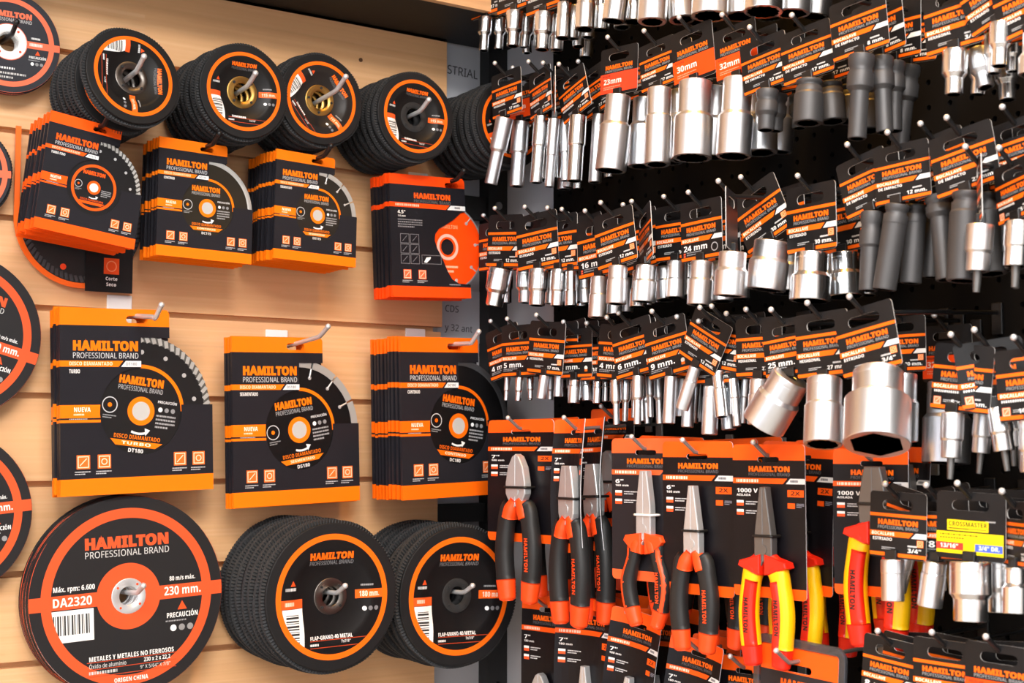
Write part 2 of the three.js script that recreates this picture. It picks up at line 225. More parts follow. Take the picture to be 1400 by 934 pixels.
// a card hanging from a slot: x across, y down from its top edge at 0; bent by bend(x, y)
function cardGeo(w, h, slot, bend = () => 0, r = w * 0.05, t = 0.0007) {
  const xs = new Set(); for (let i = 0; i <= 10; i++) xs.add(-w / 2 + w * i / 10);
  for (const f of [0, 0.08, 0.3, 0.6, 1]) { xs.add(w / 2 - r * f); xs.add(-w / 2 + r * f); }
  if (slot) for (const f of [0, 0.1, 0.4, 1]) { xs.add(slot.w / 2 - slot.h / 2 * f); xs.add(-slot.w / 2 + slot.h / 2 * f); }
  const X = [...xs].sort((a, b) => a - b).filter((v, i, a) => !i || v - a[i - 1] > 1e-6);
  const dip = (x) => { const q = Math.abs(x) - (w / 2 - r); return q <= 0 ? 0 : r - Math.sqrt(Math.max(0, r * r - q * q)); };
  const half = (x) => { if (!slot) return 0; const q = Math.abs(x) - (slot.w / 2 - slot.h / 2); if (q > slot.h / 2 - 1e-9) return 0; return q <= 0 ? slot.h / 2 : Math.sqrt(Math.max(0, slot.h * slot.h / 4 - q * q)); };
  const P = [], U = [];
  const uvp = (x, y) => [(x + w / 2) / w, 1 - (-y / h) * 0.96];
  const quad = (a, b, c, d, u) => { for (const k of [0, 1, 2, 0, 2, 3]) { P.push(...[a, b, c, d][k]); U.push(...(u[k] || u)); } };
  const at = (x, y, s) => [x, y, bend(x, y) + s * t / 2], E = [0.75, 0.02], B = [0.25, 0.02], eq = (u) => [u, u, u, u];
  for (let i = 0; i + 1 < X.length; i++) {
    const a = X[i], b = X[i + 1], h0 = half(a), h1 = half(b), open = h0 > 0 || h1 > 0, sy = slot ? slot.y : 0;
    const spans = open ? [[-dip(a), -dip(b), sy + h0, sy + h1], [sy - h0, sy - h1, -h + dip(a), -h + dip(b)]] : [[-dip(a), -dip(b), -h + dip(a), -h + dip(b)]];
    for (const [ta, tb, ba, bb] of spans) {
      const n = Math.max(1, Math.round((ta - ba) / h * 6));
      for (let j = 0; j < n; j++) {
        const f0 = j / n, f1 = (j + 1) / n, ya0 = ta + (ba - ta) * f0, ya1 = ta + (ba - ta) * f1, yb0 = tb + (bb - tb) * f0, yb1 = tb + (bb - tb) * f1;
        quad(at(a, ya1, 1), at(b, yb1, 1), at(b, yb0, 1), at(a, ya0, 1), [uvp(a, ya1), uvp(b, yb1), uvp(b, yb0), uvp(a, ya0)]);
        quad(at(b, yb1, -1), at(a, ya1, -1), at(a, ya0, -1), at(b, yb0, -1), eq(B));
        if (i === 0) quad(at(a, ya1, -1), at(a, ya1, 1), at(a, ya0, 1), at(a, ya0, -1), eq(E));
        if (i + 2 === X.length) quad(at(b, yb1, 1), at(b, yb1, -1), at(b, yb0, -1), at(b, yb0, 1), eq(E));
      }
      quad(at(a, ta, 1), at(b, tb, 1), at(b, tb, -1), at(a, ta, -1), eq(E)); quad(at(a, ba, -1), at(b, bb, -1), at(b, bb, 1), at(a, ba, 1), eq(E));
    }
  }
  const g = new THREE.BufferGeometry(); g.setAttribute('position', new THREE.Float32BufferAttribute(P, 3)); g.setAttribute('uv', new THREE.Float32BufferAttribute(U, 2)); g.computeVertexNormals(); return g;
}
function latheZ(pts, seg = 48) { return new THREE.LatheGeometry(pts.map(([r, z]) => new THREE.Vector2(r, z)), seg).rotateX(Math.PI / 2); }   // profile given as radius, height toward +z
function faceUv(g, R) { const p = g.attributes.position, uv = g.attributes.uv; for (let i = 0; i < p.count; i++) uv.setXY(i, 0.5 + p.getX(i) / (2 * R), 0.5 + p.getY(i) / (2 * R)); return g; }

// ---------------------------------------------------------------- the room
const wood = (() => {
  const c = cv(1024, 512), x = c.getContext('2d'), r = mulberry(5); x.fillStyle = '#e0ac7a'; x.fillRect(0, 0, 1024, 512);
  for (let i = 0; i < 900; i++) { const y = r() * 512, l = 120 + r() * 700, x0 = r() * 1200 - 180; x.strokeStyle = r() < 0.5 ? `rgba(200,146,98,${0.05 + r() * 0.12})` : `rgba(238,198,154,${0.05 + r() * 0.14})`; x.lineWidth = 0.6 + r() * 2.4; x.beginPath(); x.moveTo(x0, y); x.bezierCurveTo(x0 + l * 0.3, y + r() * 5 - 2.5, x0 + l * 0.6, y + r() * 5 - 2.5, x0 + l, y + r() * 4 - 2); x.stroke(); }
  return texOf(c, { wrapS: THREE.RepeatWrapping, wrapT: THREE.RepeatWrapping });
})();
const woodMat = new THREE.MeshStandardMaterial({ map: wood, roughness: 0.42 });
function uvMetres(g, sx, sy, ox = 0, oy = 0) { const p = g.attributes.position, uv = g.attributes.uv; for (let i = 0; i < p.count; i++) uv.setXY(i, p.getX(i) / sx + ox, p.getY(i) / sy + oy); return g; }
const slatwall = new THREE.Group(); slatwall.name = 'wall_left'; slatwall.userData = { kind: 'structure' }; scene.add(slatwall);
const WX0 = -3.2;
const topEdge = onLeft(611, 54, 0).y;
const edgeAt = (y) => { const p = onLeft(611, 100, 0), q = onLeft(594, 900, 0); return p.x + (q.x - p.x) * (y - p.y) / (q.y - p.y); };
for (let k = -5; k <= 5; k++) {
  const y0 = 1.5 + k * 0.1 + 0.0035, y1 = Math.min(1.5 + (k + 1) * 0.1 - 0.0035, k === 5 ? topEdge : 99), xr = edgeAt((y0 + y1) / 2);
  part('slat', uvMetres(box(WX0, xr, y0, y1, -0.012, 0), 1.1, 0.55, k * 0.37, k * 0.21), woodMat, slatwall);
}
{ const h = onLeft(493, 82, 0); part('screw_hole', new THREE.CylinderGeometry(0.0028, 0.0028, 0.0008, 14).rotateX(Math.PI / 2).translate(h.x, h.y, 0.0003), std(0x5a3a20, 0.8), slatwall); }
part('backing_board', uvMetres(box(WX0, edgeAt(1.5) - 0.004, 0.95, topEdge, -0.02, -0.0121), 1.1, 0.55), woodMat, slatwall);
part('lower_board', uvMetres(box(WX0, edgeAt(1.0) - 0.002, 0.0, 0.9965, -0.012, 0), 1.1, 0.55), woodMat, slatwall);
part('upper_board', uvMetres(box(WX0, 0.1, topEdge + 0.1, CEIL, -0.012, 0), 1.1, 0.55), woodMat, slatwall);
part('grey_panel', box(edgeAt(1.5) - 0.05, 0.02, 0, topEdge + 0.1, -0.04, -0.0201), M.greyWall, slatwall);
const bandMat = std(0x0d0c0c, 0.6);
// bulkhead over the slatwall: black underside, wooden front
const bulk = new THREE.Group(); bulk.name = 'trim_1'; bulk.userData = { kind: 'structure' }; scene.add(bulk);
part('soffit', box(WX0, 0.0, topEdge, topEdge + 0.012, -0.012, 0.13), bandMat, bulk);
part('fascia', uvMetres(box(WX0, 0.0, topEdge, topEdge + 0.25, 0.1301, 0.14), 1.1, 0.55), woodMat, bulk);
// pegboard wall: cells with round holes
function pegGeo(z0, z1, y0, y1, pitch, r, t) {
  const P = [], N = [], q = (a, b, c, d, n) => { for (const v of [a, b, c, a, c, d]) { P.push(...v); N.push(...n); } };
  const nz = Math.floor((z1 - z0) / pitch), ny = Math.floor((y1 - y0) / pitch);
  for (let i = 0; i < nz; i++) for (let j = 0; j < ny; j++) {
    const cz = z0 + (i + 0.5) * pitch, cy = y0 + (j + 0.5) * pitch, S = [], C = [];
    for (let k = 0; k < 8; k++) { const a = k * Math.PI / 4 + Math.PI / 8, m = pitch / 2 / Math.max(Math.abs(Math.cos(a)), Math.abs(Math.sin(a))); S.push([cz + Math.cos(a) * m, cy + Math.sin(a) * m]); C.push([cz + Math.cos(a) * r, cy + Math.sin(a) * r]); }
    for (let k = 0; k < 8; k++) {
      const l = (k + 1) % 8; q([0, S[k][1], S[k][0]], [0, S[l][1], S[l][0]], [0, C[l][1], C[l][0]], [0, C[k][1], C[k][0]], [-1, 0, 0]);
      if (Math.abs(S[k][0] - S[l][0]) > 1e-6 && Math.abs(S[k][1] - S[l][1]) > 1e-6) { const kx = Math.abs(S[k][0] - cz) > Math.abs(S[l][0] - cz) ? S[k] : S[l], ky = kx === S[k] ? S[l] : S[k]; P.push(0, S[k][1], S[k][0], 0, ky[1], kx[0], 0, S[l][1], S[l][0]); N.push(-1, 0, 0, -1, 0, 0, -1, 0, 0); }
      q([0, C[k][1], C[k][0]], [0, C[l][1], C[l][0]], [t, C[l][1], C[l][0]], [t, C[k][1], C[k][0]], [0, -Math.sin((k + 0.5) * Math.PI / 4 + Math.PI / 8), -Math.cos((k + 0.5) * Math.PI / 4 + Math.PI / 8)]);
    }
  }
  const g = new THREE.BufferGeometry(); g.setAttribute('position', new THREE.Float32BufferAttribute(P, 3)); g.setAttribute('normal', new THREE.Float32BufferAttribute(N, 3)); g.setAttribute('uv', new THREE.Float32BufferAttribute(new Array(P.length / 3 * 2).fill(0), 2)); return g;
}
const PEGZ = onRight(757, 430, 0).z;
const wallR = new THREE.Group(); wallR.name = 'wall_right'; wallR.userData = { kind: 'structure' }; scene.add(wallR);
part('pegboard', pegGeo(PEGZ, PEGZ + 0.0254 * 44, 0.95, 0.95 + 0.0254 * 46, 0.0254, 0.003, 0.006), new THREE.MeshPhysicalMaterial({ color: 0x0d0b0a, roughness: 0.95, specularIntensity: 0.25 }), wallR);
part('backing_board', merge([box(0.0061, 0.05, 0, CEIL, 0.0, 3.6), box(0, 0.0061, 0, 0.95, PEGZ, 3.6), box(0, 0.0061, 0.95 + 0.0254 * 46, CEIL, PEGZ, 3.6), box(0, 0.0061, 0.95, CEIL, PEGZ + 0.0254 * 44, 3.6)]), new THREE.MeshPhysicalMaterial({ color: 0x080707, roughness: 0.95, specularIntensity: 0.25 }), wallR);
part('grey_panel', box(0, 0.0061, 0, CEIL, -0.02, PEGZ), M.greyWall, wallR);
// shop around the camera
struct('floor', box(-3.3, 0.1, -0.1, 0, -0.1, 3.7), M.roomFloor);
struct('ceiling', box(-3.3, 0.1, CEIL, CEIL + 0.1, -0.1, 3.7), M.roomWall);
const WIN2 = [0.05, 1.85, 0.45, 2.3];                        // and in the wall to the side
struct('wall_side', merge([box(-3.3, -3.2, 0, CEIL, -0.1, WIN2[0]), box(-3.3, -3.2, 0, CEIL, WIN2[1], 3.7), box(-3.3, -3.2, 0, WIN2[2], WIN2[0], WIN2[1]), box(-3.3, -3.2, WIN2[3], CEIL, WIN2[0], WIN2[1])]), M.roomWall);
const WIN = [-3.0, -1.5, 0.45, 2.3];                     // shop window in the wall behind the camera
struct('wall_back', merge([box(-3.3, WIN[0], 0, CEIL, 3.6, 3.7), box(WIN[1], 0.1, 0, CEIL, 3.6, 3.7), box(WIN[0], WIN[1], 0, WIN[2], 3.6, 3.7), box(WIN[0], WIN[1], WIN[3], CEIL, 3.6, 3.7)]), M.roomWall);
function shopWindow(name, alongX, a0, a1, y0, y1, at) {
  const g = new THREE.Group(); g.name = name; g.userData = { kind: 'structure' }; scene.add(g);
  const bx = (p0, p1, q0, q1, t) => (alongX ? box(p0, p1, q0, q1, at - t, at + t) : box(at - t, at + t, q0, q1, p0, p1)), m = (a0 + a1) / 2;
  part('window_frame', merge([bx(a0, a0 + 0.05, y0, y1, 0.03), bx(a1 - 0.05, a1, y0, y1, 0.03), bx(m - 0.025, m + 0.025, y0, y1, 0.03), bx(a0, a1, y0, y0 + 0.05, 0.03), bx(a0, a1, y1 - 0.05, y1, 0.03)]), M.zinc, g);
  for (const [p, q] of [[a0 + 0.05, m - 0.025], [m + 0.025, a1 - 0.05]]) part('pane', bx(p, q, y0 + 0.05, y1 - 0.05, 0.003), new THREE.MeshPhysicalMaterial({ color: 0xffffff, transmission: 1, roughness: 0, thickness: 0 }), g);
}
shopWindow('window_1', true, WIN[0], WIN[1], WIN[2], WIN[3], 3.65);
struct('wall_outer', box(-3.3, 0.1, 0, CEIL, -0.1, -0.0401), M.roomWall);
shopWindow('window_2', false, WIN2[0], WIN2[1], WIN2[2], WIN2[3], -3.25);
LAMPS.forEach(([x, z, w, d, I], i) => {
  const t = thing('ceiling_light', ['white ceiling light panel above the aisle', 'white ceiling light panel by the side window', 'white ceiling light panel by the back window'][i], 'ceiling light', new THREE.Vector3(x, CEIL, z));
  part('housing', new RoundedBoxGeometry(w + 0.06, 0.05, d + 0.06, 2, 0.01).translate(0, -0.025, 0), M.white, t);
  part('diffuser', box(-w / 2, w / 2, -0.056, -0.0505, -d / 2, d / 2), new THREE.MeshStandardMaterial({ color: 0xffffff, emissive: 0xfffdfa, emissiveIntensity: 6 }), t);
  const L = new THREE.RectAreaLight(0xfffdfa, I, w, d); L.position.set(x, CEIL - 0.06, z); L.lookAt(x, 0, z); scene.add(L);
});
{
  const t = thing('downlight', 'small round warm ceiling downlight near the corner', 'ceiling light', new THREE.Vector3(WARM[0], CEIL, WARM[1]));
  part('ring', new THREE.TorusGeometry(0.06, 0.012, 10, 32).rotateX(Math.PI / 2), M.white, t);
  part('lens', new THREE.CylinderGeometry(0.055, 0.055, 0.008, 32).translate(0, -0.004, 0), new THREE.MeshStandardMaterial({ color: 0xffffff, emissive: 0xffc264, emissiveIntensity: 12 }), t);
  const s = new THREE.SpotLight(0xffb648, WARM[2], 0, 0.75, 0.6, 2); s.position.set(WARM[0], CEIL - 0.02, WARM[1]); s.target.position.set(-0.16, 0, 0.72); s.castShadow = true; s.shadow.radius = 3; scene.add(s, s.target);
}
// steel upright between the two walls
{
  const a = onLeft(666, 500, 0), b = onLeft(692, 500, 0), t = thing('steel_upright', 'black perforated steel upright in the corner between the two walls', 'upright', new THREE.Vector3((a.x + b.x) / 2, 0, 0));
  const w = (b.x - a.x) / 2;
  const sh = new THREE.Shape([[-w, 0], [w, 0], [w, topEdge], [-w, topEdge]].map(([x, y]) => new THREE.Vector2(x, y)));
  for (let y = 0.12; y < topEdge - 0.05; y += 0.2) { const hole = new THREE.Path(); hole.absarc(0, y, 0.0035, 0, Math.PI * 2); sh.holes.push(hole); }
  part('channel', merge([new THREE.ExtrudeGeometry(sh, { depth: 0.003, bevelEnabled: false, curveSegments: 6 }), box(-w, -w + 0.003, 0, topEdge, -0.02, 0), box(w - 0.003, w, 0, topEdge, -0.02, 0)]), M.post, t);
  for (const [y0, y1] of [[690, 713], [262, 300]]) { const u = onLeft(598, y0, 0), v = onLeft(664, y1, 0); part('bracket', box(u.x - (a.x + b.x) / 2, -w, v.y, u.y, -0.019, -0.002), M.post, t); }
  for (const py of [282, 720]) part('bolt', new THREE.CylinderGeometry(0.0055, 0.0055, 0.003, 16).rotateX(Math.PI / 2).translate(0, onLeft(677, py, 0).y, 0.0045), M.steel, t);
}
// paper signs with handwriting on the grey panel
function paperSign(px0, py0, px1, py1, draw, label) {
  const p = onLeft(px0, py0, -0.0195), q = onLeft(px1, py1, -0.0195), w = q.x - p.x, h = p.y - q.y, c = cv(256, Math.round(256 * h / w)), x = c.getContext('2d'); x.fillStyle = '#c4c6cc'; x.fillRect(0, 0, c.width, c.height); draw(x, c.width, c.height);
  const t = thing('paper_sign', label, 'sign', new THREE.Vector3((p.x + q.x) / 2, (p.y + q.y) / 2, -0.0196));
  part('sheet', planar(new THREE.BoxGeometry(w, h, 0.0006), -w / 2, w / 2, -h / 2, h / 2), printMat(c, 0.6), t);
}
const hand = (x, s, px, py, size) => { x.save(); x.translate(px, py); x.rotate(0.03); x.font = size + 'px sans-serif'; x.fillStyle = '#26262c'; x.fillText(s, 0, 0); x.restore(); };
paperSign(604, 59, 661, 200, (x, w, h) => hand(x, 'STRIAL', w * 0.12, h * 0.3, w * 0.24), 'grey paper sheet handwritten STRIAL at the end of the slatwall');
paperSign(598, 395, 660, 470, (x, w, h) => { hand(x, 'CDS', w * 0.16, h * 0.42, w * 0.17); hand(x, 'y 32 ant', w * 0.16, h * 0.78, w * 0.17); }, 'grey paper sheet handwritten y 32 ant beside the lower hook');

// ---------------------------------------------------------------- slatwall hooks
function slatHook(base, len, rise, label, mat = M.zinc, plate = true, up = 0.009) {      // base on the wall; prong comes out along z and turns up at its end
  const t = thing('slatwall_hook', label, 'hook', base, 'hooks on the slatwall');
  if (plate) part('plate', new RoundedBoxGeometry(0.03, 0.04, 0.003, 2, 0.001).translate(0, 0.004, 0.0016), M.white, t);
  part('prong', tube([[0, 0, 0.001], [0, rise * 0.4, len * 0.45], [0, rise * 0.8, len - 0.024], [0, rise, len - 0.018], [0, rise + up * 0.25, len - 0.013], [0, rise + up, len]].map((a) => new THREE.Vector3(...a)), 0.0028), mat, t);
  part('tip', new THREE.SphereGeometry(0.0034, 10, 8).translate(0, rise + up, len), mat, t);
  return t;
}

// ---------------------------------------------------------------- discs
function flapRing(R, T, n) {                               // overlapping abrasive flaps around the rim
  const out = [], len = R * 0.24, wid = 2 * Math.PI * R / n * 2.8;
  for (let i = 0; i < n; i++) {
    const g = new THREE.BoxGeometry(len, wid, 0.0013), a = i / n * Math.PI * 2, j = Math.sin(i * 12.9) * 0.0006;
    g.rotateX(0.62); g.translate(R - len / 2 + j, 0, -T * 0.55); g.rotateZ(a); out.push(g);
  }
  return merge(out);
}
const flapGeo = {};
function makeFlap(R, face, hubMat) {
  const T = R > 0.07 ? 0.0155 : 0.0135, g = flapGeo[R] ??= {
    plate: faceUv(latheZ([[R * 0.95, -0.0035], [R * 0.95, -0.0008], [R * 0.94, 0], [R * 0.62, 0], [R * 0.55, -0.0012], [R * 0.44, -0.0052], [R * 0.25, -0.0062], [0.0114, -0.0062]], 56), R),
    flaps: flapRing(R * 0.995, T, R > 0.07 ? 140 : 108),
    hub: latheZ([[R > 0.07 ? 0.0115 : 0.0112, -0.009], [R > 0.07 ? 0.0115 : 0.0112, -0.0045], [R > 0.07 ? 0.021 : 0.0185, -0.005], [R > 0.07 ? 0.0215 : 0.019, -0.006]], 32),
    pins: merge([0, 1, 2, 3].map((i) => new THREE.CylinderGeometry(0.0016, 0.0016, 0.0012, 8).rotateX(Math.PI / 2).translate(R > 0.07 ? 0.0165 : 0.0152, 0, -0.0044).rotateZ(0.8 + i * Math.PI / 2))),
  };
  const o = new THREE.Group(); part('backing_plate', g.plate, face, o); const f = part('flap_ring', g.flaps, M.grit, o); f.userData.kind = 'stuff';
  const h = part('hub', g.hub, hubMat, o); part('rivet', g.pins, M.fibre, h); return o;
}
// stack of discs on one hook; front centre measured at px, py, d
function discStack(o) {
  const front = onLeft(o.px, o.py, o.d), n = o.n;
  for (let i = 0; i < n; i++) {
    const g = o.make(i), d = o.d - i * o.gap - (i ? o.gap0 || 0 : 0), wob = o.wob ?? 1;
    g.position.set(front.x + (i ? (o.jx ?? 0.0015) * rr(-1, 1) : 0), front.y - (o.sag || 0) * i + (i ? 0.0015 * rr(-1, 1) : 0), d);
    g.rotation.order = 'YXZ'; g.rotation.set((i ? 0.012 * wob * rr(-1, 1) : o.tiltX || 0), (i ? 0.012 * wob * rr(-1, 1) : o.tiltY || 0) + (o.yaw || 0), i ? rr(-3, 3) : o.spin || 0);
    g.name = numbered(o.name); g.userData = { label: (i === 0 ? `front ${o.what} ${o.where}` : i === n - 1 ? `last ${o.what} against the wall ${o.where}` : `${ORD[i]} ${o.what} from the front ${o.where}`), category: 'disc', group: o.group }; scene.add(g);
  }
  const hook = o.hook || {}, by = front.y + 0.006;
  slatHook(new THREE.Vector3(front.x, by - (hook.rise || 0), 0), o.d + (hook.out ?? 0.03), hook.rise || 0, `wire hook carrying the ${o.what} stack ${o.where.replace('of the', 'in the')}`.split(' ').slice(0, 16).join(' '), hook.mat, false, hook.up);
}
const small = 'small flap discs in the top row', big = 'large flap discs in the bottom row';
discStack({ px: 183, py: 104, d: 0.14, n: 7, gap: 0.0152, gap0: 0.016, tiltY: 0.1, tiltX: -0.16, spin: -1.6, yaw: 0, name: 'flap_disc', what: 'flap disc', where: 'of the tilted stack at top left', group: small, make: () => makeFlap(0.0575, FACE.flap, M.hub), hook: { rise: 0.012 } });
discStack({ px: 334, py: 125, d: 0.125, n: 8, gap: 0.0142, name: 'flap_disc', what: 'flap disc', where: 'of the second stack of the top row', group: small, make: () => makeFlap(0.0575, FACE.flap, M.brass), hook: { rise: 0.01 } });
discStack({ px: 440, py: 136, d: 0.12, n: 7, gap: 0.0145, spin: -0.9, name: 'flap_disc', what: 'flap disc', where: 'of the third stack of the top row', group: small, make: () => makeFlap(0.0575, FACE.flapBrown, M.brass), hook: { rise: 0.014, out: 0.06 } });
discStack({ px: 569, py: 159, d: 0.125, n: 8, gap: 0.0145, spin: -0.06, name: 'flap_disc', what: 'flap disc', where: 'of the fourth stack of the top row', group: small, make: () => makeFlap(0.0575, FACE.flap, M.fibre), hook: { rise: 0.008 } });
discStack({ px: 700, py: 168, d: 0.14, n: 8, gap: 0.0155, spin: 0.4, name: 'flap_disc', what: 'flap disc', where: 'of the dark stack in the corner', group: small, make: () => makeFlap(0.0575, FACE.flap, M.fibre), hook: { rise: 0.0, mat: M.blackWire } });
discStack({ px: 455, py: 816, d: 0.135, n: 8, gap: 0.0158, spin: 0.02, name: 'flap_disc', what: 'large flap disc', where: 'of the bottom stack beside the cutting discs', group: big, make: () => makeFlap(0.09, FACE.flapBig, M.hub), hook: { rise: 0.006 } });
discStack({ px: 628, py: 815, d: 0.125, n: 8, gap: 0.015, spin: -0.02, name: 'flap_disc', what: 'large flap disc', where: 'of the bottom stack beside the black upright', group: big, make: () => makeFlap(0.09, FACE.flapBig, M.fibre), hook: { rise: 0.006 } });
const cutGeo = {};
function makeCut(R, T, face, hubMat) {
  const g = cutGeo[R] ??= { body: faceUv(latheZ([[0.0112, -T], [R - 0.0006, -T], [R, -T + 0.0006], [R, -0.0006], [R - 0.0006, 0], [0.0112, 0], [0.0112, -T]], 72), R), hub: latheZ([[0.0112, -T], [0.0112, 0.0006], [0.0195, 0.0006], [0.02, 0]], 32), pin: new THREE.CylinderGeometry(0.0014, 0.0014, 0.0008, 8).rotateX(Math.PI / 2) };
  { const p = g.body.attributes.position, uv = g.body.attributes.uv; for (let i = 0; i < p.count; i++) if (p.getZ(i) < -0.0003) uv.setXY(i, 0.5, 0.985); }   // rim and back are plain
  const o = new THREE.Group(); part('abrasive_body', g.body, face, o); const h = part('hub', g.hub, hubMat, o); for (let i = 0; i < 4; i++) { const a = 0.9 + i * Math.PI / 2; const p = part('rivet', g.pin, M.gripOrange, h); p.position.set(Math.cos(a) * 0.016, Math.sin(a) * 0.016, 0.0007); } return o;
}
discStack({ px: 176, py: 815, d: 0.052, n: 10, gap: 0.0036, jx: 0.0004, spin: 0.045, name: 'cutting_disc', what: 'large black cutting disc', where: 'of the big bottom stack', group: 'large cutting discs', wob: 0, make: () => makeCut(0.1125, 0.0034, FACE.cut, M.zinc), hook: { rise: 0.004, out: 0.045 } });
discStack({ px: 12, py: 57, d: 0.03, n: 8, gap: 0.0026, name: 'cutting_disc', what: 'small cutting disc', where: 'hanging at the top left edge', group: 'small cutting discs', wob: 0, make: () => makeCut(0.0575, 0.0024, FACE.cutPale, M.white), hook: { mat: M.blackWire } });
discStack({ px: -54, py: 232, d: 0.03, n: 4, gap: 0.014, name: 'flap_disc', what: 'pale ringed flap disc', where: 'at the left edge below the cutting discs', group: 'flap discs at the edge', make: () => makeFlap(0.0575, FACE.cutPale, M.hub) });
discStack({ px: -58, py: 457, d: 0.03, n: 5, gap: 0.0036, spin: -0.28, name: 'cutting_disc', what: 'medium cutting disc', where: 'at the left edge beside the turbo sleeves', group: 'medium cutting discs', wob: 0, make: () => makeCut(0.09, 0.0034, FACE.cut, M.zinc) });
discStack({ px: -72, py: 704, d: 0.03, n: 5, gap: 0.0036, spin: 0.1, name: 'cutting_disc', what: 'medium cutting disc', where: 'at the lower left edge', group: 'medium cutting discs', wob: 0, make: () => makeCut(0.09, 0.0034, FACE.cut, M.zinc) });

// ---------------------------------------------------------------- diamond blades in printed sleeves
function sleeveGeo() {                                     // millimetres, origin at the hanging slot, y up
  const X = (a) => (a - 92) / 1000, Y = (b) => (12 - b) / 1000, S = new THREE.Shape();
  S.moveTo(X(0), Y(214)); S.lineTo(X(188), Y(214)); S.lineTo(X(188), Y(112)); S.lineTo(X(147.5), Y(112));
  for (let i = 0; i <= 24; i++) { const a = (8 - (278 * i) / 24) * DEG; S.lineTo(X(97 + 51 * Math.cos(a)), Y(119 - 51 * Math.sin(a))); }
  S.lineTo(X(97), Y(33)); S.lineTo(X(133), Y(33)); S.lineTo(X(133), Y(4)); S.lineTo(X(130), Y(0)); S.lineTo(X(0), Y(0)); S.closePath();
  const hole = new THREE.Path(); hole.absarc(-0.009, 0, 0.0042, Math.PI / 2, Math.PI * 1.5); hole.absarc(0.009, 0, 0.0042, -Math.PI / 2, Math.PI / 2); hole.closePath(); S.holes.push(hole);
  const B = new THREE.Shape(); B.moveTo(X(0), Y(214)); B.lineTo(X(188), Y(214)); B.lineTo(X(188), Y(112)); B.lineTo(X(133), Y(112)); B.lineTo(X(133), Y(4)); B.lineTo(X(130), Y(0)); B.lineTo(X(0), Y(0)); B.closePath(); B.holes.push(hole);
  const front = planar(new THREE.ExtrudeGeometry(S, { depth: 0.0007, bevelEnabled: false, curveSegments: 6 }).translate(0, 0, -0.0007), X(0), X(188), Y(214), Y(0));
  const back = planar(new THREE.ExtrudeGeometry(B, { depth: 0.0007, bevelEnabled: false, curveSegments: 6 }).translate(0, 0, -0.0045), X(0), X(188), Y(214), Y(0));
  const side = planar(new THREE.BoxGeometry(0.0007, 0.214, 0.0045).translate(X(0) - 0.0003, Y(107), -0.00225), X(0), X(188), Y(214), Y(0));
  return merge([front, back, side]);
}
const SLEEVE = sleeveGeo(), BC = new THREE.Vector3((97 - 92) / 1000, (12 - 119) / 1000, -0.0022);
const bladeBody = faceUv(latheZ([[0.0115, -0.0006], [0.0815, -0.0006], [0.0815, 0.0006], [0, 0.0006]], 64), 0.0885).translate(BC.x, BC.y, BC.z);
function rimGeo(kind) {
  const out = [];
  if (kind === 'turbo') for (let i = 0; i < 64; i++) out.push(new THREE.BoxGeometry(0.0086, 0.0046, 0.0026).rotateZ(0.5).translate(0.0845, 0, 0).rotateZ(i / 64 * Math.PI * 2));
  if (kind === 'segment') for (let i = 0; i < 14; i++) { const s = new THREE.Shape(), a = i / 14 * Math.PI * 2, b = a + Math.PI * 2 / 14 - 0.035; s.absarc(0, 0, 0.09, a, b, false); s.absarc(0, 0, 0.0805, b, a, true); out.push(new THREE.ExtrudeGeometry(s, { depth: 0.0024, bevelEnabled: false, curveSegments: 6 }).translate(0, 0, -0.0012)); }
  if (kind === 'smooth') out.push(latheZ([[0.0815, -0.001], [0.09, -0.001], [0.09, 0.001], [0.0815, 0.001], [0.0815, -0.001]], 72));
  return merge(out).translate(BC.x, BC.y, BC.z);
}
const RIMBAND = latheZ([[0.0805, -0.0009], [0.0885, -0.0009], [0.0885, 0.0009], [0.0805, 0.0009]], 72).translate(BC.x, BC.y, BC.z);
const RIM = { turbo: rimGeo('turbo'), segment: rimGeo('segment'), smooth: rimGeo('smooth') };
const gulletGeo = merge([new THREE.CapsuleGeometry(0.0012, 0.011, 4, 8).rotateZ(Math.PI / 2).translate(0.0745, 0, 0.0006), new THREE.CylinderGeometry(0.0024, 0.0024, 0.0016, 12).rotateX(Math.PI / 2).translate(0.0685, 0, 0.0004)]);
const ventGeo = new THREE.CylinderGeometry(0.0027, 0.0027, 0.0016, 12).rotateX(Math.PI / 2).translate(0.069, 0, 0.0002);
function makeSleeve(o) {
  const g = new THREE.Group(); part('sleeve', SLEEVE, printMat(sleeveCanvas(o), 0.4), g);
  const b = part('blade', bladeBody, printMat(bladeCanvas(o), 0.4), g); part('diamond_rim', RIM[o.rim], o.rimMat, b); if (o.rim === 'turbo') part('rim_band', RIMBAND, M.rimShade, b);
  if (o.rim !== 'smooth') for (let i = 0; i < 5; i++) { const m = o.rim === 'segment' ? part('gullet', gulletGeo, M.zinc, b) : part('vent_hole', ventGeo, M.zinc, b); m.position.copy(BC); m.rotation.z = i * Math.PI / 7 + (o.rim === 'segment' ? -0.0175 : 0.2); }
  g.scale.setScalar(o.scale || 1); return g;
}
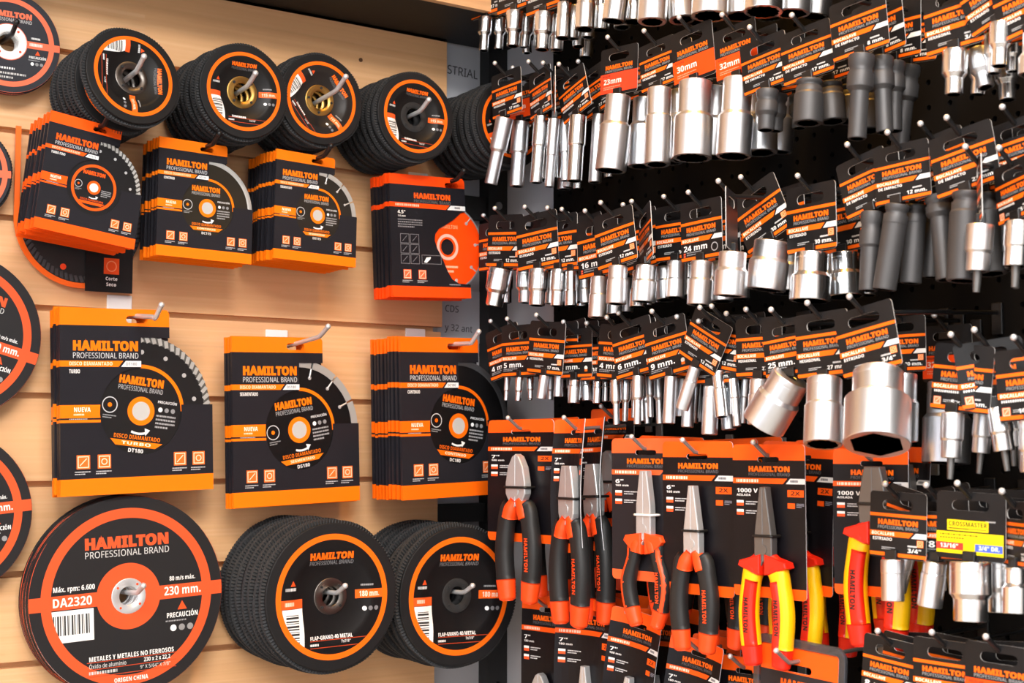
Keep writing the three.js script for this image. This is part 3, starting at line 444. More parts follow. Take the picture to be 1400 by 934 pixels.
function sleeveStack(o) {                                  // slot of the front sleeve measured at px, py, d
  const proto = o.proto || makeSleeve(o), front = onLeft(o.px, o.py, o.d);
  for (let i = 0; i < o.n; i++) {
    const g = proto.clone(), j = i ? 1 : 0; g.name = numbered('blade_sleeve');
    g.position.set(front.x + j * rr(-0.0012, 0.0012) + i * (o.dx || 0), front.y + j * rr(-0.0012, 0.0012), o.d - i * (o.gap || 0.0062) - (o.split && i >= o.split ? o.splitGap : 0));
    g.rotation.order = 'YXZ'; g.rotation.set(o.pitch || 0, o.yaw || 0, (i ? o.roll + rr(-0.01, 0.01) * (o.loose || 1) : o.roll));
    g.userData = { label: i === 0 ? `front ${o.what} ${o.where}` : `${ORD[i]} ${o.what} from the front ${o.where}`, category: 'blade', group: o.group || 'boxed diamond blades' }; scene.add(g);
  }
  slatHook(new THREE.Vector3(front.x, front.y + 0.004 - (o.rise || 0) * 0.4, 0), o.d + (o.out ?? 0.07), o.rise || 0, `wire hook carrying the ${o.what} stack ${o.where}`, o.mat, o.plate !== false, o.up);
}
const O1 = '#ff7a0c', O2 = '#ff5a10';
sleeveStack({ px: 187, py: 437, d: 0.06, n: 5, gap: 0.0075, scale: 0.975, roll: 0.03, yaw: 0.07, rise: -0.012, up: 0.014, code: 'DT180', kind: 'TURBO', or: O1, rim: 'turbo', rimMat: M.rimGrey, what: 'turbo blade sleeve', where: 'of the large row', turn: 0.14, out: 0.075 });
sleeveStack({ px: 404, py: 474, d: 0.055, n: 3, gap: 0.0075, scale: 0.95, roll: 0.03, yaw: 0.1, code: 'DS180', kind: 'SEGMENTADO', or: O1, rim: 'segment', rimMat: M.rimGrey, what: 'segmented blade sleeve', where: 'in the middle of the large row', turn: -0.14, out: 0.085, rise: 0.01, core: '#121112' });
sleeveStack({ px: 622, py: 474, d: 0.1, n: 9, gap: 0.0085, scale: 0.945, roll: 0.03, yaw: 0.12, split: 5, splitGap: 0.004, code: 'DC180', kind: 'CONTINUO', or: '#ff6a0a', rim: 'smooth', rimMat: M.rimDark, what: 'continuous rim blade sleeve', where: 'beside the black upright', turn: 0.14, out: 0.055, rise: -0.004, up: 0.014, core: '#121112' });
sleeveStack({ px: 137, py: 178, d: 0.105, n: 7, gap: 0.012, scale: 0.605, roll: -0.13, yaw: 0.05, loose: 4, code: 'DT115', kind: 'TURBO FINO', or: O2, rim: 'turbo', rimMat: M.rimGrey, ringed: 1, hub: '#e9e2d4', what: 'small turbo blade sleeve', where: 'of the crooked stack', out: 0.03, mat: M.blackWire });
sleeveStack({ px: 283, py: 205, d: 0.09, n: 7, gap: 0.0085, scale: 0.635, roll: -0.015, yaw: 0.05, code: 'DC115', kind: 'CONTINUO', or: O1, rim: 'smooth', rimMat: M.rimGrey, what: 'small smooth rim blade sleeve', where: 'of the second row', out: 0.035, core: '#2a251d', mat: M.blackWire });
sleeveStack({ px: 434, py: 221, d: 0.1, n: 10, gap: 0.0085, scale: 0.61, roll: -0.02, yaw: 0.08, code: 'DS115', kind: 'SEGMENTADO', or: O1, rim: 'segment', rimMat: M.rimGrey, what: 'small segmented blade sleeve', where: 'of the second row', out: 0.035, core: '#27231e', mat: M.blackWire });

// orange wood blade packs: window with a curved edge
function redPack() {
  const W = 0.122, H = 0.156, c = cv(488, 624), x = c.getContext('2d'); x.scale(4, 4);
  x.fillStyle = '#1c1b20'; x.fillRect(0, 0, 122, 156); x.fillStyle = '#ff4a0c'; x.fillRect(0, 0, 122, 13); x.fillRect(0, 142, 122, 14); logo(x, 36, 23, 58, 6.5, '#ff5a14', '#77777a');
  poly(x, [[0, 36], [92, 36], [86, 42], [0, 42]], '#ff4a0c'); poly(x, [[94, 36], [118, 36], [118, 42], [88, 42]], '#e4e4e4'); lines(x, 8, 37.5, 58, 6, 1, '#ffc9b0'); lines(x, 100, 37.5, 14, 5, 1, '#66666a');
  fit(x, '4.5"', 11, 46, 12, 4.2, WH); fit(x, '115 mm', 11, 52, 12, 2.2, WH); lines(x, 11, 57, 40, 12, 4, '#8d8d92');
  x.strokeStyle = '#7d7d82'; x.lineWidth = 0.7; for (let r = 0; r < 3; r++) for (let q = 0; q < 2; q++) { x.strokeRect(14 + q * 15, 76 + r * 13, 13, 11.5); x.beginPath(); x.moveTo(17 + q * 15, 85 + r * 13); x.lineTo(24 + q * 15, 78 + r * 13); x.stroke(); }
  x.strokeRect(46, 102, 30, 11); poly(x, [[49, 111], [53, 105], [60, 104], [59, 107], [53, 112]], '#efefef'); icon(x, 17, 121, 12, '#f4653c', 0); icon(x, 40, 121, 12, '#f4653c', 0); lines(x, 15, 134.5, 17, 4, 2, '#c8c8ca'); lines(x, 38, 134.5, 17, 4, 2, '#c8c8ca'); lines(x, 88, 138, 28, 3, 1, '#9a9aa0');
  const X = (a) => (a - 96) / 1000, Y = (b) => (8 - b) / 1000, S = new THREE.Shape(), B = new THREE.Shape();
  S.moveTo(X(0), Y(156)); for (const [a, b] of [[122, 156], [122, 138], [103, 137], [93, 132], [86, 122], [79, 107], [70, 92], [67, 82], [68, 74], [74, 67], [84, 62], [98, 54], [109, 45], [117, 43], [117, 4], [114, 0], [0, 0]]) S.lineTo(X(a), Y(b)); S.closePath();
  for (const [i, [a, b]] of [[0, 156], [122, 156], [122, 40], [117, 40], [117, 4], [114, 0], [0, 0]].entries()) B[i ? 'lineTo' : 'moveTo'](X(a), Y(b)); B.closePath();
  const hole = new THREE.Path(); hole.absarc(-0.007, -0.002, 0.0034, Math.PI / 2, Math.PI * 1.5); hole.absarc(0.007, -0.002, 0.0034, -Math.PI / 2, Math.PI / 2); S.holes.push(hole); B.holes.push(hole);
  const ex = (s, z) => planar(new THREE.ExtrudeGeometry(s, { depth: 0.0007, bevelEnabled: false }).translate(0, 0, z), X(0), X(122), Y(156), Y(0));
  const g = new THREE.Group(), mat = printMat(c, 0.38);
  part('sleeve', merge([ex(S, -0.0007), ex(B, -0.0045), planar(new THREE.BoxGeometry(0.0007, 0.156, 0.0045).translate(X(0), Y(78), -0.00225), X(0), X(122), Y(156), Y(0))]), mat, g);
  const cx = X(88), cy = Y(90), z = -0.0022, blade = part('blade', faceUv(latheZ([[0.0105, -0.0006], [0.0545, -0.0006], [0.0545, 0.0006], [0.0105, 0.0006], [0.0105, -0.0006]], 56), 0.0575).translate(cx, cy, z), printMat(bladeCanvas({ red: 1 }), 0.35), g, 'orange blade');
  part('diamond_rim', latheZ([[0.0545, -0.0009], [0.0565, -0.0009], [0.0565, 0.0009], [0.0545, 0.0009]], 56).translate(cx, cy, z), M.zinc, blade);
  part('gullet', merge([...Array(9)].map((_, i) => merge([new THREE.CapsuleGeometry(0.0009, 0.009, 4, 8).rotateZ(Math.PI / 2).translate(0.05, 0, 0.0005), new THREE.CylinderGeometry(0.0022, 0.0022, 0.0015, 12).rotateX(Math.PI / 2).translate(0.0445, 0, 0.0004)]).rotateZ(i / 9 * Math.PI * 2 + 0.1))).translate(cx, cy, z), M.zinc, blade);
  return g;
}
sleeveStack({ px: 617, py: 252, d: 0.085, n: 7, gap: 0.0075, roll: 0.045, yaw: 0.06, proto: redPack(), what: 'black and orange wood blade sleeve', where: 'hanging over the grey panel', out: 0.03, mat: M.blackWire });
// square card with a turbo blade half hidden behind the crooked sleeves
{
  const c = onLeft(112, 303, 0.01), r = 0.0775, t = thing('blade_card', 'dark card with round orange edge and turbo blade behind the crooked sleeves', 'blade', c);
  const S = new THREE.Shape(); S.moveTo(0.004, -r - 0.003); S.lineTo(0.06, -r - 0.003); S.lineTo(0.06, 0.02); S.lineTo(0.004, 0.02); S.closePath();
  const cc = cv(256, 448), x = cc.getContext('2d'); x.fillStyle = '#191819'; x.fillRect(0, 0, 256, 448); x.fillStyle = '#f0521c'; x.fillRect(98, 270, 84, 84); x.strokeStyle = '#ff9a70'; x.lineWidth = 5; x.beginPath(); x.arc(140, 312, 26, 0, 7); x.stroke(); fit(x, 'Corte', 108, 368, 66, 18, WH); fit(x, 'Seco', 112, 398, 56, 18, WH);
  part('card', planar(new THREE.ExtrudeGeometry(S, { depth: 0.001, bevelEnabled: false }).translate(0, 0, 0.003), 0.004, 0.06, -r - 0.003, 0.02), printMat(cc, 0.4), t);
  const E = new THREE.Shape(), up = onLeft(22, 172, 0.01).y - c.y; E.moveTo(-r, up); E.lineTo(-r, 0); E.absarc(0, 0, r, Math.PI, Math.PI * 1.5, false); E.lineTo(0.01, -r); E.lineTo(0.01, -0.0715); E.lineTo(0, -0.0715); E.absarc(0, 0, 0.0715, Math.PI * 1.5, Math.PI, true); E.lineTo(-0.0715, up); E.closePath();
  part('round_edge', new THREE.ExtrudeGeometry(E, { depth: 0.002, bevelEnabled: false, curveSegments: 24 }).translate(0, 0, -0.001), std(0xff6a12, 0.4), t);
  const b = part('blade', latheZ([[0.0, 0], [0.0712, 0], [0.0712, 0.001], [0, 0.001]], 56), M.core, t);
  part('diamond_rim', merge([...Array(72)].map((_, i) => new THREE.BoxGeometry(0.008, 0.0034, 0.002).rotateZ(0.4).translate(0.067, 0, 0.001).rotateZ(i / 72 * Math.PI * 2))), M.rimDark, b);
  part('orange_dot', new THREE.CylinderGeometry(0.0035, 0.0035, 0.001, 16).rotateX(Math.PI / 2).translate(-0.021, -0.054, 0.0014), M.gripOrange, b);
}

// ---------------------------------------------------------------- sockets on hang tags (pegboard)
// turned socket, y down from its drive end: upper radius/height, lower radius/height
function socketGeo(r1, h1, r2, h2, sides, style) {
  const H = h1 + h2, b = Math.min(0.0008, r1 * 0.1), sl = Math.min(0.004, Math.abs(r1 - r2) * 1.2 + 0.0006), P = [];
  const dr = Math.min(r1, 0.011) * 0.55;
  P.push([dr, -0.001], [dr, 0], [r1 - b, 0], [r1, -b]);
  if (style === 'impact') P.push([r1 * 0.97, -h1 * 0.28], [r1 * 0.86, -h1 * 0.36], [r1 * 0.86, -h1 * 0.5], [r1, -h1 * 0.58]);
  else P.push([r1, -h1 * 0.28], [r1 * 0.985, -h1 * 0.29], [r1 * 0.985, -h1 * 0.33], [r1, -h1 * 0.34]);
  P.push([r1, -h1 + sl * 0.2], [r1 + (r2 - r1) * 0.15, -h1], [r2 - (r2 - r1) * 0.1, -h1 - sl * 0.8], [r2, -h1 - sl]);
  P.push([r2, -H + b], [r2 - b, -H]);
  const outer = new THREE.LatheGeometry(P.reverse().map(([r, y]) => new THREE.Vector2(r, y)), 32);
  const ri = r2 * (r2 > 0.017 ? 0.84 : 0.76), ring = new THREE.Shape(); ring.absarc(0, 0, r2 - b, 0, Math.PI * 2);
  const hole = new THREE.Path(), n = sides === 12 ? 24 : sides; for (let i = 0; i < n; i++) { const a = i / n * Math.PI * 2, q = sides === 12 && i % 2 ? ri * 0.88 : ri; i ? hole.lineTo(q * Math.cos(a), q * Math.sin(a)) : hole.moveTo(q * Math.cos(a), q * Math.sin(a)); } hole.closePath(); ring.holes.push(hole);
  const cap = new THREE.ShapeGeometry(ring, 16).rotateX(Math.PI / 2).translate(0, -H, 0);
  const depth = Math.min(h2 * 0.7, r2 * 0.9 + 0.003), wall = [], N = [];
  for (let i = 0; i < n; i++) { const f = (k) => { const a = k / n * Math.PI * 2, q = sides === 12 && k % 2 ? ri * 0.88 : ri; return [q * Math.cos(a), q * Math.sin(a)]; }, [x0, z0] = f(i), [x1, z1] = f(i + 1), c = Math.hypot(z1 - z0, x1 - x0), nx = -(z1 - z0) / c, nz = (x1 - x0) / c; const A = [x0, -H, z0], B = [x1, -H, z1], C = [x1, -H + depth, z1], D = [x0, -H + depth, z0], E = [0, -H + depth, 0]; for (const v of [A, C, B, A, D, C]) { wall.push(...v); N.push(nx, 0, nz); } for (const v of [D, C, E]) { wall.push(...v); N.push(0, -1, 0); } }
  const inner = new THREE.BufferGeometry(); inner.setAttribute('position', new THREE.Float32BufferAttribute(wall, 3)); inner.setAttribute('normal', new THREE.Float32BufferAttribute(N, 3)); inner.setAttribute('uv', new THREE.Float32BufferAttribute(new Array(wall.length / 3 * 2).fill(0), 2));
  return merge([outer, cap, inner]);
}
const sg = {};
const socketOf = (r1, h1, r2, h2, sides, style) => (sg[[r1, h1, r2, h2].map((v) => Math.round(v * 2000)).join() + sides + style] ??= socketGeo(r1, h1, r2, h2, sides, style));
const cg = {};
const tagGeo = (w, h) => (cg[Math.round(w * 1000) + ',' + Math.round(h * 1000)] ??= cardGeo(w, h, { w: w * 0.54, h: h * 0.15, y: -h * 0.2 }, (x, y) => 0.0006 * Math.cos(x / w * 3), w * 0.06));
function makeTag(o) {                                      // o: H, W (metres), mat, s: [r1, h1, r2, h2], metal, sides, style, bit, tilt
  const g = new THREE.Group(), c = part('card', tagGeo(o.W, o.H), o.mat, g); c.position.y = o.H * 0.2 - o.H * 0.075;   // origin: where the hook carries the slot
  const y0 = -o.H * 0.935 + 0.001, [r1, h1, r2, h2] = o.s, cw = Math.min(0.006, r1 * 0.8);
  part('clip', new RoundedBoxGeometry(cw * 2, 0.009, cw * 1.3, 1, 0.001).translate(o.off || 0, y0 + 0.0035 + o.H * 0.065 - 0.002, 0), M.blackPlastic, g);
  const k = part('socket', socketOf(r1, h1, r2, h2, o.sides || 6, o.style || ''), o.metal, g); k.position.set(o.off || 0, y0 + o.H * 0.065 - 0.003, 0); k.rotation.order = 'ZXY'; k.rotation.z = o.tilt || 0; k.rotation.x = -(o.pitch || 0);
  if (o.bit) part('bit', new THREE.CylinderGeometry(r2 * 0.4, r2 * 0.3, o.bit, 6).translate(0, -h1 - h2 - o.bit / 2 + 0.002, 0), o.bitMat || M.jawDark, k);
  return g;
}
function pegHook(y, z, len, label, mat = M.blackWire, sag = 0.05, up = 0.013) {
  const t = thing('peg_hook', label, 'hook', new THREE.Vector3(0, y + sag * len, z), 'hooks on the pegboard'), s = -sag;
  part('prong', tube([[0.004, 0, 0], [-0.5 * len, s * 0.5 * len, 0], [-len + 0.019, s * len, 0], [-len + 0.014, s * len + up * 0.2, 0], [-len, s * len + up, 0]].map((a) => new THREE.Vector3(...a)), 0.0021), mat, t);
  part('tip', new THREE.SphereGeometry(0.0028, 10, 8).translate(-len, s * len + up, 0), M.zinc, t);
  part('foot', new RoundedBoxGeometry(0.003, 0.03, 0.012, 1, 0.001).translate(-0.0016, -0.006, 0), mat, t);
}
// one hook of tagged sockets; cx, top: top middle of the front tag; h: its height; s: socket widths and heights, all measured on the photograph
function rack(o) {
  const d = o.d ?? 0.125, O = onRight(o.cx, o.top, d), q = depthOf(O) / F, H = o.h * q, W = (o.w ?? 1.0) * H, hy = O.y - H * 0.135, n = o.n ?? 2, sag = 0.05;
  const r = o.s.map((v, i) => v * q * (i % 2 ? 1 : 0.5)), gap = Math.max(o.gap ?? 0, Math.max(r[0], r[2]) * 2 + 0.0008);
  for (let i = 0; i <= n; i++) {
    const di = d - i * gap; if (di < 0.012) break;
    const f = i ? (o.vary === false ? 1 : [1, 0.92, 0.85, 1.0, 0.9, 0.95][i]) : 1, kind = i ? (o.more ? o.more[(i - 1) % o.more.length] : o.tag) : o.tag;
    const g = makeTag({ H, W, mat: tag(kind), s: r.map((v) => v * f), metal: i && o.metal2 ? o.metal2 : (o.metal || (rnd() < 0.6 ? M.chrome : M.satin)), sides: o.sides || (i % 2 ? 6 : 12), style: o.style, bit: o.bit ? o.bit * q : 0, bitMat: o.bitMat, tilt: i ? rr(-0.06, 0.06) : (o.roll || 0) + (o.tilt || 0) + (o.roll || 0), pitch: i ? 0.05 : o.pitch ?? 0.08, off: i ? 0 : (o.off || 0) * q });
    g.position.set(-di, hy + sag * i * gap - 0.0026, O.z + (i ? rr(-0.0015, 0.0015) : 0)); g.rotation.order = 'YXZ';
    g.rotation.set(0, -Math.PI / 2 + (i ? rr(-0.1, 0.16) : (o.yaw ?? 0.1)), i ? (o.rolls ? o.rolls[i - 1] ?? 0 : rr(-0.1, 0.1)) : -(o.roll || 0));
    g.name = numbered('socket_card'); scene.add(g);
    g.userData = { label: i === 0 ? o.label : `${ORD[i]} ${o.style === 'impact' ? 'black impact socket' : o.bit ? 'bit socket' : 'chrome socket'} on its hook, behind ${o.key}`, category: 'socket', group: o.group || 'sockets on hang tags' };
  }
  const len = (o.len ?? d + 0.017);
  pegHook(hy - sag * (len - d) + (o.hookUp || 0), O.z, len, `black wire peg hook carrying ${o.key}`, o.hookMat);
}
const I = { metal: M.impact, style: 'impact' };
// top row, cut by the frame
rack({ cx: 668, top: -55, h: 74, tag: 'hex17', s: [19, 22, 13, 25], n: 3, d: 0.12, more: ['est12', 'hex17'], off: -6, label: 'small stepped socket at the left end of the topmost row', key: 'the leftmost card of the topmost row' });
rack({ cx: 704, top: -62, h: 74, tag: 'est12', s: [24, 27, 17, 22], n: 3, d: 0.12, label: 'stepped chrome socket, second in the topmost row', key: 'the second card of the topmost row' });
rack({ cx: 744, top: -60, h: 74, tag: 'hex12', s: [26, 28, 19, 24], n: 3, d: 0.12, label: 'stepped chrome socket, third in the topmost row', key: 'the third card of the topmost row' });
rack({ cx: 772, top: -74, h: 74, tag: 'hex27', s: [20, 20, 21, 30], n: 2, d: 0.12, label: 'slim polished socket, fourth in the topmost row', key: 'the fourth card of the topmost row' });
rack({ cx: 802, top: -90, h: 76, tag: 'est12', s: [26, 16, 28, 36], n: 2, d: 0.125, label: 'polished socket, fifth in the topmost row', key: 'the fifth card of the topmost row' });
rack({ cx: 846, top: -104, h: 76, tag: 'est30', s: [30, 20, 34, 34], n: 2, d: 0.125, tilt: -0.12, label: 'tilted polished socket, sixth in the topmost row', key: 'the sixth card of the topmost row' });
rack({ cx: 894, top: -114, h: 78, tag: 'est30', s: [32, 24, 40, 40], n: 2, d: 0.125, label: 'large polished socket above the 23mm card', key: 'the large socket above the 23mm card' });
rack({ cx: 972, top: -126, h: 80, tag: 'est30', s: [40, 26, 50, 40], n: 2, d: 0.125, label: 'wide polished socket above the 30mm card', key: 'the wide socket above the 30mm card' });
rack({ cx: 1045, top: -136, h: 82, tag: 'est30', s: [44, 28, 54, 40], n: 2, d: 0.125, label: 'wide polished socket above the 22mm card', key: 'the wide socket above the 22mm card' });
// second row: deep sockets, impact sockets
rack({ cx: 692, top: 94, h: 62, tag: 'hex17', roll: -0.06, s: [24, 44, 18, 48], tilt: -0.17, n: 0, d: 0.13, off: -6, metal: M.satin, label: 'tilted deep chrome socket at the left end of the second row', key: 'the leftmost deep socket' });
rack({ cx: 716, top: 100, h: 62, tag: 'red32', s: [24, 42, 20, 48], n: 3, d: 0.1, off: -6, metal: M.satin, more: ['hex17', 'red32'], label: 'deep chrome socket under the small red card at the corner', key: 'the small red card at the corner' });
rack({ cx: 738, top: 92, h: 64, tag: 'hex17', roll: -0.08, s: [20, 40, 17, 52], n: 3, d: 0.12, tilt: 0.06, yaw: -0.15, label: 'deep chrome socket on the 17mm card', key: 'the 17mm deep socket card' });
rack({ cx: 758, top: 94, h: 64, tag: 'hex12', s: [15, 50, 13, 44], n: 3, d: 0.118, yaw: -0.6, label: 'slim deep socket on an edge-on card', key: 'the edge-on card of the slim deep socket' });
rack({ cx: 780, top: 96, h: 64, tag: 'hex17', roll: -0.3, tilt: 0.3, s: [24, 40, 21, 50], n: 0, d: 0.122, yaw: 0.0, label: 'deep chrome socket under the steeply tilted card', key: 'the steeply tilted deep socket card' });
rack({ cx: 806, top: 92, h: 66, tag: 'hex27', roll: -0.3, tilt: 0.3, s: [17, 44, 17, 50], n: 2, d: 0.098, label: 'slim deep chrome socket beside the 23mm socket', key: 'the slim deep socket beside the 23mm one' });
rack({ cx: 847, top: 60, h: 66, tag: 'red23', s: [34, 38, 43, 66], tilt: -0.12, n: 2, d: 0.13, w: 1.08, metal: M.satin, roll: 0.04, more: ['hex27', 'red23'], label: 'large deep socket on the red 23mm card', key: 'the red 23mm card' });
rack({ cx: 897, top: 52, h: 66, tag: 'hex27', roll: -0.1, tilt: 0.12, s: [33, 38, 36, 68], n: 2, d: 0.13, metal: M.satin, label: 'large deep socket on the 27mm hexagonal card', key: 'the 27mm deep socket card' });
rack({ cx: 945, top: 33, h: 76, tag: 'red30', roll: -0.1, tilt: 0.1, s: [45, 46, 53, 60], n: 2, d: 0.13, metal: M.satin, more: ['hex27', 'red30'], label: 'very large deep socket on the orange 30mm card', key: 'the orange 30mm card' });
rack({ cx: 1004, top: 30, h: 74, tag: 'red32', roll: -0.08, tilt: 0.06, s: [40, 48, 48, 60], n: 2, d: 0.125, metal: M.satin, label: 'very large deep socket on the orange 32mm card', key: 'the orange 32mm card' });
rack({ cx: 1042, top: 48, h: 72, tag: 'imp22', roll: -0.12, tilt: 0.12, s: [31, 32, 23, 24], n: 2, d: 0.13, w: 1.1, ...I, label: 'short black impact socket on the 22mm card', key: 'the short 22mm impact card' });
rack({ cx: 1100, top: 32, h: 74, tag: 'imp17', roll: -0.1, tilt: 0.1, s: [36, 18, 40, 42], n: 3, d: 0.13, w: 1.15, ...I, label: 'stubby black impact socket on the 17mm card', key: 'the 17mm impact card' });
rack({ cx: 1171, top: -10, h: 82, tag: 'imp8', roll: -0.09, tilt: 0.06, s: [36, 46, 25, 70], n: 3, d: 0.13, w: 1.12, ...I, label: 'long stepped black impact socket on the 8mm card', key: 'the 8mm impact card' });
rack({ cx: 1300, top: -24, h: 88, tag: 'hex38', roll: -0.06, tilt: 0.04, s: [34, 34, 24, 28], n: 3, d: 0.13, rolls: [0.2, -0.1, 0.1], label: 'short chrome socket on the three-eighths inch card', key: 'the three-eighths inch card' });
rack({ cx: 1342, top: -50, h: 86, tag: 'est34', roll: -0.35, tilt: 0.33, s: [30, 32, 22, 28], n: 2, d: 0.13, label: 'stepped chrome socket on the twisted card at top right', key: 'the twisted card at top right' });
rack({ cx: 1392, top: -42, h: 86, tag: 'est30', roll: -0.2, tilt: 0.2, s: [20, 28, 30, 30], n: 2, d: 0.13, label: 'chrome socket at the upper right edge of the pegboard', key: 'the upper right edge card' });
// third row
rack({ cx: 676, top: 300, h: 66, tag: 'est12', s: [20, 26, 16, 22], n: 1, d: 0.1, label: 'small socket half hidden at the left end of the third row', key: 'the leftmost card of the third row' });
rack({ cx: 692, top: 290, h: 72, tag: 'est12', roll: 0.1, tilt: -0.3, off: -4, s: [33, 30, 24, 22], n: 2, d: 0.125, metal: M.chrome, label: 'chrome socket on the card leaning against the 12mm card', key: 'the card leaning against the 12mm card' });
rack({ cx: 733, top: 288, h: 76, tag: 'est12', roll: -0.07, tilt: 0.07, s: [27, 28, 22, 22], n: 3, d: 0.13, metal: M.chrome, yaw: 0.2, label: 'short chrome socket on the 12mm card', key: 'the 12mm card of the third row' });
rack({ cx: 764, top: 290, h: 74, tag: 'hex12', s: [22, 28, 18, 22], n: 3, d: 0.122, metal: M.chrome, label: 'short chrome socket on the dark card beside the 12mm card', key: 'the dark card beside the 12mm card' });
rack({ cx: 784, top: 292, h: 74, tag: 'hex12', roll: 0.07, s: [15, 26, 17, 22], n: 3, d: 0.118, label: 'slim short socket on the card before the 16mm card', key: 'the card before the 16mm card' });
rack({ cx: 816, top: 294, h: 80, tag: '16', roll: -0.07, tilt: 0.07, s: [24, 24, 26, 32], n: 2, d: 0.13, metal: M.satin, label: 'short chrome socket on the 16mm card', key: 'the 16mm card' });
rack({ cx: 838, top: 284, h: 76, tag: 'est12', roll: -0.14, tilt: 0.14, s: [26, 18, 28, 34], n: 0, d: 0.156, metal: M.satin, label: 'bright socket on the card overlapping the 16mm card', key: 'the card overlapping the 16mm card' });
rack({ cx: 868, top: 286, h: 80, tag: 'hex17', roll: -0.12, tilt: 0.12, s: [20, 24, 24, 26], n: 2, d: 0.12, label: 'chrome socket under the dark slanting card', key: 'the dark slanting card' });
rack({ cx: 880, top: 282, h: 78, tag: 'est30', roll: -0.18, tilt: 0.18, yaw: -0.45, s: [28, 20, 32, 30], n: 2, d: 0.128, metal: M.satin, label: 'chrome socket under the card turned aside', key: 'the card turned aside' });
rack({ cx: 924, top: 276, h: 76, tag: 'est30', s: [25, 24, 27, 26], n: 2, d: 0.115, label: 'chrome socket on the card tucked behind the 24mm card', key: 'the card tucked behind the 24mm card' });
rack({ cx: 958, top: 270, h: 82, tag: '24', s: [30, 24, 34, 36], n: 2, d: 0.13, roll: -0.02, yaw: 0.0, metal: M.satin, label: 'chrome socket on the 24mm card', key: 'the 24mm card' });
rack({ cx: 1000, top: 256, h: 82, tag: '8b', yaw: -0.95, s: [38, 22, 45, 38], n: 0, d: 0.172, metal: M.satin, sides: 12, off: -6, label: 'wide chrome socket on the card seen edge-on', key: 'the card seen edge-on' });
rack({ cx: 1030, top: 250, h: 84, tag: 'est30', roll: -0.42, tilt: 0.3, s: [47, 24, 54, 42], n: 2, d: 0.13, metal: M.satin, sides: 12, off: 0, label: 'wide twelve point socket on the steeply tilted card', key: 'the steeply tilted card of the third row' });
rack({ cx: 1108, top: 248, h: 92, tag: 'est30', s: [46, 28, 55, 38], n: 2, d: 0.13, metal: M.chrome, sides: 12, roll: -0.01, yaw: -0.02, label: 'wide chrome socket on the 30mm card', key: 'the 30mm card' });
rack({ cx: 1176, top: 208, h: 80, tag: 'imp12', roll: -0.24, tilt: 0.22, s: [30, 46, 25, 62], n: 2, d: 0.13, ...I, label: 'long black impact socket beside the 30mm card', key: 'the impact card beside the 30mm card' });
rack({ cx: 1231, top: 192, h: 80, tag: 'imp12', roll: -0.05, tilt: -0.1, off: -10, s: [33, 26, 32, 92], n: 2, d: 0.13, w: 1.1, ...I, label: 'long black impact socket on the 12mm card', key: 'the 12mm impact card' });
rack({ cx: 1276, top: 180, h: 82, tag: 'imp18', roll: -0.2, tilt: 0.33, off: -10, s: [36, 26, 26, 92], n: 1, d: 0.115, w: 1.1, ...I, label: 'tapering black impact socket on the 18mm card', key: 'the 18mm impact card' });
rack({ cx: 1312, top: 172, h: 86, tag: 'imp22', roll: -0.17, tilt: 0.14, off: -4, s: [40, 26, 44, 96], n: 2, d: 0.13, w: 1.15, ...I, label: 'thick long black impact socket on the 22mm card', key: 'the long 22mm impact card' });
rack({ cx: 1388, top: 158, h: 86, tag: 'imp18', roll: -0.15, tilt: 0.15, s: [36, 26, 34, 60], n: 1, d: 0.11, ...I, label: 'black impact socket at the right edge behind the bit sockets', key: 'the impact card at the right edge' });
rack({ cx: 1338, top: 212, h: 88, tag: 'bit5', yaw: -0.85, s: [37, 36, 32, 28], bit: 32, n: 1, d: 0.145, gap: 0.045, metal: M.satin, more: ['bit5'], label: 'bit socket on the edge-on card before the long impact sockets', key: 'the edge-on bit card' });
rack({ cx: 1384, top: 215, h: 82, tag: 'bit10', yaw: -0.3, roll: -0.12, tilt: 0.1, s: [36, 34, 33, 28], bit: 32, n: 2, d: 0.145, metal: M.chrome, label: 'bit socket with short tip at the right edge of the third row', key: 'the bit card at the far edge' });
// fourth row: small sockets on the left, large ones to the right
rack({ cx: 686, top: 444, h: 68, tag: '4', roll: -0.2, tilt: 0.2, s: [8, 18, 6, 14], n: 3, d: 0.115, gap: 0.013, label: 'tiny chrome socket on the 4mm card', key: 'the 4mm card' });
rack({ cx: 709, top: 441, h: 70, tag: '5', s: [11, 18, 8, 14], n: 5, d: 0.125, gap: 0.016, off: 2, label: 'tiny chrome socket on the 5mm card', key: 'the 5mm card' });
rack({ cx: 749, top: 436, h: 72, tag: 'hex17', roll: 0.11, tilt: -0.24, s: [13, 10, 13, 22], n: 4, d: 0.125, gap: 0.018, metal: M.satin, label: 'small satin socket on the leaning card beside the 5mm card', key: 'the leaning card beside the 5mm card' });
rack({ cx: 786, top: 446, h: 68, tag: '8b', s: [16, 8, 17, 24], n: 3, d: 0.105, label: 'small socket on the dark card before the 6mm card', key: 'the dark card before the 6mm card' });
rack({ cx: 818, top: 448, h: 68, tag: '8b', s: [12, 8, 13, 22], n: 3, d: 0.1, label: 'small socket on the darker card touching the 6mm card', key: 'the darker card touching the 6mm card' });
rack({ cx: 846, top: 440, h: 74, tag: '4', roll: 0.1, s: [14, 30, 9, 32], n: 3, d: 0.12, label: 'slim deep socket on the card hidden by the 6mm card', key: 'the card hidden by the 6mm card' });
rack({ cx: 862, top: 434, h: 76, tag: '6', roll: -0.17, tilt: 0.22, s: [15, 30, 10, 36], n: 3, d: 0.13, metal: M.satin, off: 2, label: 'slim deep socket on the 6mm card', key: 'the 6mm card' });
